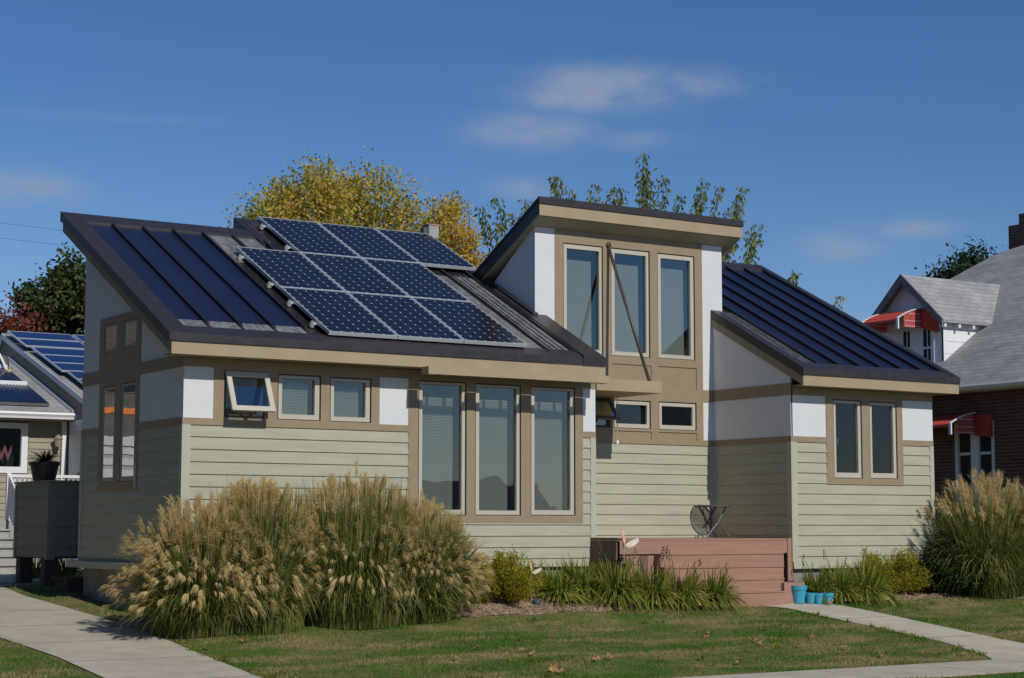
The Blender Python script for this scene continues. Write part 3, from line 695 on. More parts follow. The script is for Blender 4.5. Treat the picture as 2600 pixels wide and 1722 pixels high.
b = MB(); b.box(11.92, 12.04, yd-.02, yd+.06, -2.65, zd+.002); b.build('end_post', M['deck'], deck, bevel=.004)
b = MB(); b.box(11.40, 11.9, yd-.5, yd-.04, -3.1, -2.66); b.build('side_panel', M['deck'], deck)
for q in range(5):
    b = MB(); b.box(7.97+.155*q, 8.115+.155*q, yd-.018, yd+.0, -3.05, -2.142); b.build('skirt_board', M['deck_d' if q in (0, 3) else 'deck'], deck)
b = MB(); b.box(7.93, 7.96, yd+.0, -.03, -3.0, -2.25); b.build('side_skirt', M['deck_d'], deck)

# ------------------------------------------------------------------ bistro table and chair on the deck
ty = .25; zt0 = zd
tb = thing('bistro_table', (11.0, ty, zt0), 'small dark metal folding table with crossed legs on the deck', 'table')
b = MB(); b.lathe((11.0, ty, zt0+.60), [(.355, 0), (.365, .012), (.355, .025)], 28); b.build('table_top', M['iron'], tb)
for s in (-1, 1):
    b = MB(); b.tube([(11.0-s*.30, ty-.16, zt0+.012), (11.0, ty-.16, zt0+.30), (11.0+s*.20, ty-.16, zt0+.60)], .016, 6); b.build('leg', M['iron'], tb)
    b = MB(); b.tube([(11.0-s*.30, ty+.16, zt0+.012), (11.0, ty+.16, zt0+.30), (11.0+s*.20, ty+.16, zt0+.60)], .016, 6); b.build('leg', M['iron'], tb)
b = MB(); b.tube([(11.0, ty-.17, zt0+.30), (11.0, ty+.17, zt0+.30)], .01, 6); b.build('pivot', M['iron'], tb)
ch = thing('mesh_chair', (10.88, .45, zt0), 'folded metal chair with a round mesh back leaning behind the small table', 'chair')
b = MB(); cx, cy, cz, rr = 10.88, .45, zt0+.355, .265
b.tube([(cx+rr*math.cos(a)*.98, cy+.06*math.sin(a), cz+rr*1.08*math.sin(a)) for a in np.linspace(0, 2*math.pi, 33)], .013, 6, cap=False); b.build('rim', M['iron'], ch, smooth=True)
b = MB()
for k in range(-12, 13):
    q = k/13*rr; h = math.sqrt(max(0, rr*rr-q*q))*1.06
    b.box(cx+q-.0035, cx+q+.0035, cy-.003, cy+.003, cz-h, cz+h)
    h2 = math.sqrt(max(0, rr*rr-q*q)); b.box(cx-h2, cx+h2, cy-.0025, cy+.0025, cz+q*1.06-.0035, cz+q*1.06+.0035)
b.build('mesh_back', M['iron'], ch)
for s in (-1, 1):
    b = MB(); b.tube([(cx+s*.05-.03, cy, cz-rr*1.04), (cx+s*.03-.03, cy, zt0+.05), (cx+s*.07-.03, cy-.03, zt0+.01)], .013, 6); b.build('leg', M['iron'], ch)
    b = MB(); b.tube([(cx+s*.1+.1, cy-.05, cz+.2), (cx+.17+s*.04, cy-.05, zt0+.01)], .011, 6); b.build('leg', M['iron'], ch)

# ------------------------------------------------------------------ pots
def pot(name, x, y, r, h, label, group):
    z = zg(x, y)+.012
    t = thing(name, (x, y, z), label, 'flower pot', group)
    b = MB(); b.lathe((x, y, z), [(r*.68, 0), (r*.92, h*.74), (r, h*.75), (r*1.04, h), (r*.93, h), (r*.90, h*.86)], 28); b.build('body', M['pot'], t, smooth=False)
    b = MB(); b.lathe((x, y, z), [(r*.88, h*.85), (r*.88, h*.87)], 20); b.build('soil', M['soil'], t)
    return t
pg = 'turquoise pots beside the steps'
pot('flower_pot', 11.74, -1.34, .165, .33, 'largest turquoise flower pot, beside the lowest deck step', pg)
pot('flower_pot', 11.93, -1.46, .098, .20, 'small turquoise pot right next to the large pot', pg)
pot('flower_pot', 12.07, -1.53, .095, .20, 'small turquoise pot between two other small pots', pg)
p4 = pot('flower_pot', 12.24, -1.60, .115, .21, 'small turquoise pot with rusty spots at the end of the row farthest from the steps', pg)
b = MB()
for a in (4.0, 4.6, 5.1, 4.3, 4.85):
    z = zg(12.24, -1.6)+random.uniform(.03, .12); r_ = .095+.02*(z-zg(12.24, -1.6))/.2
    c = Vector((12.24+math.cos(a)*r_, -1.6+math.sin(a)*r_, z)); n_ = Vector((math.cos(a), math.sin(a), 0)); s_ = Vector((-math.sin(a), math.cos(a), 0))
    b.poly([c+n_*.006+s_*(.018*math.cos(q))+Vector((0, 0, .024*math.sin(q))) for q in np.linspace(0, 2*math.pi, 8)[:-1]])
b.build('rust_spot', mat('rust', (.42, .16, .07), .8), p4)

# ------------------------------------------------------------------ butterflies on stakes
def butterfly(x, y, h, s, label, tilt, cols):
    z = zg(x, y)
    t = thing('butterfly_stake', (x, y, z), label, 'garden stake', 'butterfly garden stakes')
    b = MB(); b.tube([(x, y, z-.05), (x, y, z+h)], .009, 6); b.build('stake', M['galv'], t)
    b = MB(); b.lathe((x, y, z+h*.70), [(.02, -.03), (.05, -.01), (.05, .01), (.02, .04)], 12); b.build('clip', M['blackpl'], t)
    b = MB(); b.tube([(x-.02*s, y, z+h-.01), (x, y, z+h+.10*s), (x-.03*s, y, z+h+.22*s)], [.01, .018, .006], 6); b.build('body', M['iron'], t)
    for q, m_ in zip((-1, 1), cols):
        out = [(0, 0), (.16, .30), (.20, .46), (.12, .52), (.02, .40), (-.04, .18)] if q < 0 else [(0, 0), (.20, .14), (.42, .22), (.46, .14), (.34, .02), (.16, -.06)]
        sgn = -1 if q < 0 else 1
        A = [(x+(sgn*u if q > 0 else -u*.75)*s, y-.02-.2*abs(u)*s, z+h+.06*s+v*s) for u, v in out]
        B = [(p[0], p[1]+.008, p[2]) for p in A]
        b = MB(); b.prism(A, B); b.build('wing', M[m_], t)
    return t
butterfly(7.80, -1.22, 1.02, .62, 'pink and cream butterfly ornament on a tall metal stake', 0, ('pink', 'cream'))
b2 = butterfly(6.12, -.80, .50, .40, 'little butterfly ornament on a short stake in front of the yellow shrub', 0, ('pink', 'cream'))
t = thing('garden_light', (6.16, -.92, zg(6.16, -.92)), 'low slate blue garden light in the mulch', 'garden light')
b = MB(); b.lathe((6.16, -.92, zg(6.16, -.92)-.01), [(.05, 0), (.07, .05), (.065, .10), (.03, .13)], 12); b.build('body', M['bluepl'], t)
b = MB(); b.lathe((6.16, -.92, zg(6.16, -.92)+.12), [(.02, 0), (.035, .015), (.012, .04)], 10); b.build('cap', M['blackpl'], t)

# ================================================================== GROUND
def sheet(name, xs, ys, zf, m, kind='structure'):
    xs = np.asarray(xs); ys = np.asarray(ys); nx, ny = len(xs), len(ys)
    V = np.array([(x, y, zf(x, y)) for y in ys for x in xs])
    i = (np.arange(ny-1)[:, None]*nx+np.arange(nx-1)[None]).ravel()
    F = np.stack([i, i+1, i+nx+1, i+nx], 1)
    o = np_mesh(name, V, F, m, smooth=True); return tag(o, kind=kind)
xs = np.concatenate([[-400, -200, -90, -40, -20], np.arange(-12, 22, .4), [23, 25, 28, 32, 40, 60, 100, 200, 400]])
ys = np.concatenate([[-300, -120, -60, -34, -27, -21], np.arange(-16, -9, .5), np.arange(-9, 7, .25), [8, 10, 13, 17, 22, 30, 45, 80, 160, 400]])
tag(sheet('ground', xs, ys, zg, M['ground']), 'lawn ground sloping up to the houses')
def strip(name, rows, m, lift=.014, label=None, thick=.06):
    """rows of (y, x_left, x_right): a paved strip that follows the ground"""
    V = []; F = []; n = 6
    rows = sorted(rows); ys_ = [q[0] for q in rows]; k0 = 0; y = ys_[0]
    while y < ys_[-1]-1e-6:
        y1 = min(y+1.85, ys_[-1]); yy = np.linspace(y+.009, y1-.009, 10)
        for q in yy:
            a, c = np.interp(q, ys_, [t_[1] for t_ in rows]), np.interp(q, ys_, [t_[2] for t_ in rows])
            for k in range(n+1): x = a+(c-a)*k/n; V.append((x, q, zg(x, q)+lift))
        i = (k0+np.arange(9)[:, None]*(n+1)+np.arange(n)[None]).ravel(); F.append(np.stack([i, i+1, i+n+2, i+n+1], 1)); k0 = len(V); y = y1
    o = np_mesh(name, V, np.concatenate(F), m); tag(o, label, kind='structure'); return o
M['path'] = mat('path_concrete', (.455, .40, .305), .9, var=.16, scale=1.6, bump=.12, bscale=140)
strip('path', [(-6.6, -3.0, -.82), (-4.9, -2.79, -.84), (-2.4, -2.77, -.75), (.2, -3.0, -.74), (3, -3.0, -.84), (4.8, -3.0, -1.0), (7, -2.9, -.9), (9, -3, 3.5), (14, -3.5, 4)], M['path'], label='concrete path leading back along the left of the house')
strip('path', [(-6.6, 11.15, 13.6), (-6.3, 11.40, 13.30), (-5.2, 11.58, 13.0), (-3.88, 11.45, 12.78), (-2.65, 11.22, 12.62), (-1.75, 11.15, 12.42), (-1.45, 10.9, 12.40), (-1.1, 10.3, 12.35)], M['path'], label='concrete path from the sidewalk to the deck steps')
b = MB(); x = -14.65
while x < 24:
    k = 4
    for j in range(k):
        xa, xb_ = x+.008+(2.184/k)*j, x+.008+(2.184/k)*(j+1)
        b.hexa([(xa, -8.02, zg(xa, -8.02)-.1), (xb_, -8.02, zg(xb_, -8.02)-.1), (xb_, -6.62, zg(xb_, -6.62)-.1), (xa, -6.62, zg(xa, -6.62)-.1),
                (xa, -8.02, zg(xa, -8.02)+.018), (xb_, -8.02, zg(xb_, -8.02)+.018), (xb_, -6.62, zg(xb_, -6.62)+.018), (xa, -6.62, zg(xa, -6.62)+.018)])
    x += 2.2
tag(b.build('sidewalk', M['path']), 'concrete sidewalk', kind='structure')
b = MB(); b.box(-120, 120, -24, -13.5, -4.0, zg(0, -14)+.02); tag(b.build('road', M['asphalt']), kind='structure')
b = MB(); b.box(-120, 120, -13.5, -13.3, -4.0, zg(0, -14)+.14); tag(b.build('kerb', M['path']), kind='structure')
# mulch beds
bedf = ([-1.05, -.75, -.3, .7, 2.2, 3.84, 4.73, 5.6, 7.3, 8.24, 10.3], [.2, -.3, -.9, -1.1, -1.1, -1.1, -1.25, -1.36, -1.44, -1.42, -1.22])
bedr = ([12.42, 12.8, 13.25, 14.5, 15.92, 17.0, 18.5, 20], [-1.3, -1.55, -1.75, -1.6, -1.62, -2.1, -2.3, -2.4])
def bed(name, fx, fy, x1, back, label):
    V = []; xs_ = np.arange(fx[0], x1, .18); n = 8
    for x in xs_:
        y0 = np.interp(x, fx, fy)+.05*math.sin(x*5.1)+.03*math.sin(x*13)
        for k in range(n+1): y = y0+(back-y0)*k/n; V.append((x, y, zg(x, y)+(.006 if k == 0 else .02)))
    i = (np.arange(len(xs_)-1)[:, None]*(n+1)+np.arange(n)[None]).ravel()
    o = np_mesh(name, V, np.stack([i, i+n+1, i+n+2, i+1], 1), M['mulch']); return tag(o, label, kind='structure')
bed('mulch_bed', *bedf, 11.0, .9, 'mulched bed in front of the big wing'); bed('mulch_bed', *bedr, 20, -.2, 'mulched bed in front of the small wing')
def in_bed(x, y):
    a = (x > -1.05) & (x < 10.6) & (y > np.interp(x, *bedf)+.0)
    c = (x > 12.42) & (y > np.interp(x, *bedr)+.0)
    return a | c
def on_path(x, y):
    l = (x > -2.86) & (x < -.80+.04*np.sin(y*7)); l &= (y > -6.7)
    yy = [-6.6, -6.3, -5.2, -3.88, -2.65, -1.75, -1.45, -1.1]
    r = (x > np.interp(y, yy, [11.15, 11.40, 11.58, 11.45, 11.22, 11.15, 10.9, 10.3])+.03) & (x < np.interp(y, yy, [13.6, 13.3, 13.0, 12.78, 12.62, 12.42, 12.40, 12.35])-.03) & (y < -1.0) & (y > -6.7)
    s = (y < -6.60) & (y > -8.04)
    return l | r | s
zgv = np.vectorize(zg)
# mulch chips
n = 9000
x = np.concatenate([rng.uniform(4.3, 11, n), rng.uniform(12.4, 16.5, n//2)]); y = rng.uniform(-1.9, -.1, len(x))
k = in_bed(x, y+.03); x, y = x[k], y[k]
z = zgv(x, y)+.022
D = np.stack([rng.normal(size=len(x)), rng.normal(size=len(x)), .35*rng.normal(size=len(x))], 1)
V, F = leaves(np.stack([x, y, z], 1), D, rng.uniform(.03, .085, len(x)), rng.uniform(.012, .03, len(x)), .3)
M['chips'] = leafmat('mulch_chip', [(.10, .065, .045), (.27, .19, .13), (.40, .30, .21), (.46, .26, .16)], 2., .0, .9)
tag(np_mesh('mulch_chips', V, F, M['chips'], rnd=np.repeat(rng.random(len(x)), 4)), 'loose mulch chips and dry bits in the beds', kind='stuff')
# lawn blades
def blades(n, x0, x1, y0, y1, h0, h1, keep, w=.0065):
    x = rng.uniform(x0, x1, n); y = rng.uniform(y0, y1, n); k = keep(x, y); x, y = x[k], y[k]; n = len(x)
    z = zgv(x, y)
    patch = .75+.5*np.sin(x*1.7+1.3*np.sin(y*2.1))*np.sin(y*2.9+x*.8)
    h = rng.uniform(h0, h1, n)*np.clip(patch, .6, 1.4); a = rng.uniform(0, 2*np.pi, n); l = rng.uniform(.2, 1.0, n)*h
    t = rng.uniform(0, np.pi, n); ww = rng.uniform(.6, 1.2, n)*w
    P = np.stack([x, y, z-.005], 1); S = np.stack([np.cos(t), np.sin(t), 0*t], 1)*ww[:, None]
    T = P+np.stack([np.cos(a)*l, np.sin(a)*l, h], 1)
    V = np.stack([P-S, P+S, T], 1).reshape(-1, 3); F = np.arange(3*n).reshape(n, 3)
    return V, F, np.repeat(rng.random(n), 3)
V, F, r = blades(330000, -6.5, 17.5, -9.2, .2, .022, .058, lambda x, y: ~in_bed(x, y) & ~on_path(x, y) & (np.abs(x+10.9-(y+26.85)*.66) < 1.0+(y+26.85)*.48) & ~((x > -.1) & (x < 8) & (y > -.05)))
tag(np_mesh('grass', V, F, M['grass'], rnd=r), 'patchy autumn lawn, green with dry straw coloured patches', kind='stuff')
V, F, r = blades(40000, -5.5, 4.5, .2, 14, .03, .07, lambda x, y: ~on_path(x, y) & ~((x > -.05) & (y < 5)) & ~((y > 9) & (x < 4)), .008)
tag(np_mesh('grass', V, F, M['grass'], rnd=r), 'lawn beside the left wall of the house', kind='stuff')
# weeds: small tufts of broader leaves along edges
P = []; 
for _ in range(150):
    if random.random() < .5: ex = random.choice([11.4, 12.9, -.72]); ey = random.uniform(-6.3, -1.6); px, py = ex+random.gauss(0, .12), ey
    else: px, py = random.uniform(-1, 17), random.uniform(-8.9, -1.7)
    if on_path(np.array([px]), np.array([py]))[0] or in_bed(np.array([px]), np.array([py]))[0]: continue
    for k in range(14): P.append((px+random.gauss(0, .035), py+random.gauss(0, .035), zg(px, py)))
P = np.array(P); D = rng.normal(size=(len(P), 3))*.7; D[:, 2] = np.abs(D[:, 2])+.35
V, F = leaves(P, D, rng.uniform(.05, .11, len(P)), rng.uniform(.015, .03, len(P)))
tag(np_mesh('weeds', V, F, M['lily'], rnd=np.repeat(rng.random(len(P))*.5, 4)), 'clover and weed tufts in the lawn', kind='stuff')
# fallen leaves
fl = [(4.44, -5.12), (4.77, -4.98), (3.27, -5.89), (3.81, -4.39), (7.6, -3.78), (6.47, -5.94), (5.65, -6.02), (8.13, -4.36), (8.6, -4.72), (9.41, -4.25), (9.33, -4.36), (9.21, -5.27), (10.55, -4.7), (9.24, -6.07), (10.4, -6.17), (10.98, -6.15), (8.83, -5.72), (9.66, -6.22), (.18, -2.09), (3.26, -3.7), (3.31, -5.66), (2.45, -4.39), (3.83, -4.05), (9.46, -4.84), (8.06, -4.58), (8.56, -4.9)]
out = [(0, -.06), (.03, -.03), (.075, -.04), (.05, 0), (.085, .04), (.035, .04), (.03, .09), (0, .06), (-.03, .09), (-.035, .04), (-.085, .04), (-.05, 0), (-.075, -.04), (-.03, -.03)]
b = MB(); rf = .75
for i in range(len(out)):
    j = (i+1) % len(out)
    b.poly([(0, 0, .012-ZO), (out[i][0]*rf, out[i][1]*rf, .035*abs(math.sin(i*1.7))-ZO), (out[j][0]*rf, out[j][1]*rf, .035*abs(math.sin(j*1.7))-ZO)])
LOC['_zero'] = Vector((0, 0, 0))
fl0 = None
for i, (x, y) in enumerate(fl):
    if fl0 is None:
        fl0 = b.build('fallen_leaf', M['brownleaf']); o = fl0
        for v in fl0.data.vertices: pass
    else: o = fl0.copy(); col.objects.link(o)
    s = random.uniform(.65, 1.15)
    o.location = (x, y, zg(x, y)+ZO+.045); o.rotation_euler = (random.gauss(0, .35), random.gauss(0, .35), random.uniform(0, 6.28)); o.scale = (s, s, s)
    tag(o, 'dry brown leaf lying on the lawn', 'leaf', 'fallen leaves scattered on the lawn')

# ================================================================== PLANTS
def quad_tube_branch(b, pts, r0, r1, n=5):
    b.tube(pts, list(np.linspace(r0, r1, len(pts))), n, cap=False)
def grass_clump(x, y, rb, h, spread, nb, npl, label, bmat='blade', group=None, low=.25, pl_len=.24, thick=1., ytop=.75):
    z = zg(x, y)
    t = thing('ornamental_grass', (x, y, z), label, 'ornamental grass', group)
    # strap leaves: inner ones upright, outer ones arching down to the lawn
    a = rng.uniform(0, 2*np.pi, nb); a = np.where((np.sin(a) > .2) & (rng.random(nb) < .6), -a, a)
    q = rng.random(nb)**.8; rr = rb*np.sqrt(rng.random(nb))
    bx_, by_ = x+rr*np.cos(a), y+rr*np.sin(a)*.8; base = np.stack([bx_, by_, zgv(bx_, by_)-.02], 1)
    oa = a+rng.normal(0, .45, nb); od = np.stack([np.cos(oa), np.sin(oa)*.8, 0*oa], 1)
    L = h*rng.uniform(.42, 1.0, nb); out = (spread-rb*.5)*(.08+.85*q)*rng.uniform(.45, 1.0, nb)
    tt = np.linspace(0, 1, 7)[None, :, None]
    ht = L*(1-.22*q); droop = ht*q*rng.uniform(.1, 1.0, nb)
    C = base[:, None]+od[:, None]*(out[:, None, None]*(tt**1.6))+np.array([0, 0, 1.])*(ht[:, None, None]*(1.06*tt-.06*tt**2)-droop[:, None, None]*tt**3.)
    C[:, :, 2] = np.maximum(C[:, :, 2], zgv(C[:, :, 0], C[:, :, 1])+.015)
    w = rng.uniform(.006, .011, nb)[:, None]*np.array([.8, 1, 1, 1, .85, .6, .08])[None]
    V, F = ribbons(C, w)
    np_mesh('leaves', V, F, M[bmat], t, np.repeat(np.clip(rng.random(nb)*.9+rng.normal(0, .08, nb), 0, 1), 14))
    # flower stems ending in short fluffy plumes, spread over a dome
    th = rng.uniform(0, 2*np.pi, npl); th = np.where((np.sin(th) > .25) & (rng.random(npl) < .5), -th, th)
    se = low+(1-low)*rng.random(npl)**.72; el = np.arcsin(np.clip(se, 0, 1))
    dirh = np.stack([np.cos(th), np.sin(th)*ytop, 0*th], 1)
    R_ = rng.uniform(.80, 1.0, npl)
    head = np.array([x, y, z+.10*h])[None]+dirh*(np.cos(el)*spread*R_)[:, None]+np.array([0, 0, 1.])*(h*.80*R_*np.sin(el)**.85)[:, None]
    rr = rb*.8*np.cos(el); st = np.stack([x+np.cos(th)*rr, y+np.sin(th)*rr, np.full(npl, z+.1)], 1)
    mid = (st+head)/2; mid[:, 2] += .20*h*np.cos(el)
    k5 = np.linspace(0, 1, 6)[None, :, None]
    C = (1-k5)**2*st[:, None]+2*k5*(1-k5)*mid[:, None]+k5**2*head[:, None]
    V, F = ribbons(C, np.full((npl, 6), .0035))
    np_mesh('stems', V, F, M['plume'], t, np.repeat(rng.random(npl)*.3, 12))
    tip = unit(head-mid); ns = 56
    tip = unit(tip+np.array([0, 0, .55])*np.cos(el)[:, None])          # heads nod but start upward
    s = rng.random(npl*ns)
    side = rng.normal(size=(npl*ns, 3)); d = unit(np.repeat(tip, ns, 0)+side*.22)
    sz = np.repeat(pl_len*rng.uniform(.45, 1.15, npl)*(.56+.64*np.sin(el)), ns)
    P0 = np.repeat(head, ns, 0)+np.repeat(tip, ns, 0)*(s*sz*.75-.1*sz)[:, None]
    ln = sz*rng.uniform(.45, .95, npl*ns)*(1.05-.45*s)
    k = np.linspace(0, 1, 5)[None, :, None]
    nod = np.repeat(.14+.80*np.cos(el)**1.5, ns)
    sag = np.array([0, 0, -1.])*(ln*nod)[:, None, None]*k**2.+np.repeat(dirh, ns, 0)[:, None]*(ln*nod*.35)[:, None, None]*k**1.5
    C = P0[:, None]+d[:, None]*ln[:, None, None]*k+sag
    w = rng.uniform(.0018, .0040, npl*ns)[:, None]*thick*np.array([.5, 1, 1.1, .8, .15])[None]
    V, F = ribbons(C, w)
    np_mesh('plumes', V, F, M['plume'], t, np.repeat(np.repeat(rng.random(npl), ns)*.6+.4*rng.random(npl*ns), 10))
    return t
GG = 'tall feathery ornamental grasses in front of the big wing'
grass_clump(-.05, -1.0, .70, 2.12, 1.40, 7000, 520, 'tall feathery grass at the end nearest the left path, plumes leaning over the foundation', group=GG, low=.08, pl_len=.27)
grass_clump(.85, -1.05, .75, 2.45, 1.20, 7500, 500, 'tall tan feathery grass second from the left path', group=GG, low=.12, pl_len=.26)
grass_clump(2.55, -1.05, .85, 2.56, 1.30, 9500, 500, 'tall feathery grass with the highest plumes, left of the three big windows', group=GG, low=.10, pl_len=.26)
grass_clump(3.60, -.95, .80, 2.08, 1.42, 8500, 500, 'tall feathery grass under the first big window, next to the yellow green shrub', group=GG, low=.06)
G2 = 'feathery grasses at the right corner of the house'
grass_clump(16.7, -1.4, .8, 2.5, 1.9, 8000, 200, 'tall green feathery grass against the right corner of the house', 'blade', G2, low=.55, pl_len=.32)
grass_clump(18.3, -1.7, .7, 2.5, 1.8, 8500, 230, 'tall feathery grass at the right edge with drooping leaves', 'blade', G2, low=.35, pl_len=.32)
def tuft(x, y, r, h, n, label, group, m='lily', stalks=0):
    z = zg(x, y)
    t = thing('daylily', (x, y, z), label, 'daylily', group)
    n = int(n*2.2); a = rng.uniform(0, 2*np.pi, n); q = .10+.80*rng.random(n)
    rr = r*.45*np.sqrt(rng.random(n)); base = np.stack([x+rr*np.cos(a), y+rr*np.sin(a), np.full(n, z)], 1)
    od = np.stack([np.cos(a), np.sin(a), 0*a], 1); tt = np.linspace(0, 1, 6)[None, :, None]
    n = len(q); L = h*1.42*rng.uniform(.6, 1.15, n); out = r*1.6*(.15+.95*q)*rng.uniform(.7, 1.1, n)
    C = base[:, None]+od[:, None]*(out[:, None, None]*tt**1.3)+np.array([0, 0, 1.])*((L*(1.15-.3*q))[:, None, None]*tt-(L*q*1.32)[:, None, None]*tt**2.2)
    V, F = ribbons(C, rng.uniform(.009, .016, n)[:, None]*np.array([.8, 1, 1, .9, .6, .06])[None])
    np_mesh('leaves', V, F, M[m], t, np.repeat(rng.random(n), 12))
    nd_ = n//3                                       # dry leaves at the foot
    a = rng.uniform(0, 2*np.pi, nd_); od = np.stack([np.cos(a), np.sin(a), 0*a], 1)
    base = np.array([x, y, z+.02])[None]+od*(r*.3*rng.random(nd_))[:, None]
    C = base[:, None]+od[:, None]*(r*rng.uniform(.4, .95, nd_))[:, None, None]*tt+np.array([0, 0, 1.])*(.22*rng.random(nd_))[:, None, None]*(tt*(1-tt)*3)
    V, F = ribbons(C, np.full((nd_, 6), .007)); np_mesh('dry_leaves', V, F, M['plume'], t, np.repeat(rng.random(nd_), 12))
    if stalks:
        b = MB()
        for k in range(stalks):
            aa = random.uniform(0, 6.28); hh = h*random.uniform(1.3, 1.9); d = (math.cos(aa)*.15, math.sin(aa)*.1)
            b.tube([(x+d[0]*.5, y+d[1]*.5, z), (x+d[0], y+d[1], z+hh*.6), (x+d[0]*2.2, y+d[1]*2, z+hh)], [.007, .006, .004], 5)
            for j in range(4): b.lathe((x+d[0]*2.2+random.gauss(0, .012), y+d[1]*2, z+hh-.05*j), [(.004, -.02), (.016, 0), (.004, .02)], 5)
        b.build('seed_stalk', M['twig'], t)
    return t
DG = 'daylilies along the front beds'
tuft(6.75, -.75, .38, .42, 170, 'sparse low daylily clump just right of the yellow shrub', DG)
tuft(7.25, -.62, .42, .55, 240, 'green daylily clump below the corner of the big wing, left of the butterfly stake', DG)
tuft(7.75, -1.02, .48, .60, 300, 'daylily clump with yellowing leaves around the butterfly stake', DG, stalks=2)
tuft(8.45, -1.15, .45, .56, 260, 'daylily clump with seed stalks before the dark gap of the deck', DG, stalks=5)
tuft(9.05, -1.20, .45, .55, 280, 'daylily clump with many dry straw leaves at its foot', DG, stalks=3)
tuft(9.75, -1.22, .46, .55, 280, 'daylily clump closest to the deck steps', DG, stalks=2)
tuft(12.35, -1.22, .36, .48, 200, 'daylily clump rising behind the turquoise pots', DG, stalks=2)
tuft(12.75, -1.35, .40, .52, 240, 'daylily clump beyond the pots under the small wing', DG, stalks=2)
tuft(13.35, -1.40, .48, .55, 300, 'wide daylily clump leaning over the lawn below the pair of windows', DG)
tuft(6.95, -.42, .40, .50, 150, 'daylily clump tucked against the siding below the big windows', DG)
tuft(8.1, -.60, .40, .52, 150, 'daylily clump half hidden behind the butterfly stake', DG)
tuft(12.95, -1.08, .40, .55, 160, 'daylily clump tucked under the skirt of the small wing', DG)
tuft(6.2, -.35, .3, .3, 100, 'short daylily clump against the siding behind the yellow shrub', DG)
def shrub(x, y, r, h, n, m, label, name='shrub', ls=.045, cat='shrub', group=None):
    z = zg(x, y)
    t = thing(name, (x, y, z), label, cat, group)
    b = MB(); tips = []
    for k in range(70):
        a = random.uniform(0, 6.28); e = random.uniform(.15, 1.45); d = Vector((math.cos(a)*math.cos(e)*r*random.uniform(.7, 1.12), math.sin(a)*math.cos(e)*r*.85, h*math.sin(e)*random.uniform(.75, 1.15)))
        p0 = Vector((x+.06*math.cos(a), y+.06*math.sin(a), z)); p2 = Vector((x, y, z+.05))+d; p1 = (p0+p2)/2+Vector((0, 0, .06))
        b.tube([p0, p1, p2], [.007, .005, .002], 4, cap=False); tips.append((p0, p1, p2))
    b.build('stems', M['twig'], t)
    idx = rng.integers(0, len(tips), n); s = rng.uniform(.3, 1.05, n)
    T = np.array([[list(q) for q in tp] for tp in tips]); A = T[idx]
    P = ((1-s)**2)[:, None]*A[:, 0]+(2*s*(1-s))[:, None]*A[:, 1]+(s**2)[:, None]*A[:, 2]+rng.normal(0, .035*r/.5, (n, 3))
    D = rng.normal(size=(n, 3))*.8+unit(A[:, 2]-A[:, 0]); V, F = leaves(P, D, rng.uniform(.6, 1.2, n)*ls, rng.uniform(.35, .6, n)*ls)
    np_mesh('foliage', V, F, M[m], t, np.repeat(rng.random(n), 4)); return t
shrub(5.62, -.72, .74, .74, 15000, 'barb', 'round yellow green shrub with orange tints beside the tall grass')
shrub(6.35, -.45, .42, .52, 4500, 'barb', 'small low reddish shrub between the yellow shrub and the daylilies')
shrub(13.95, -.98, .66, .80, 9500, 'barb', 'yellow green shrub under the right pair of windows')
shrub(14.75, -1.05, .66, .74, 9500, 'barb', 'bronze and yellow shrub next to the dark evergreen bush')
shrub(15.75, -1.45, .75, 1.05, 16000, 'juni', 'dark green evergreen bush in front of the right corner grass', ls=.07)
shrub(4.75, -.45, .40, .95, 700, 'cherry', 'thin green shrub with branches poking out of the grass below the big windows', ls=.06)

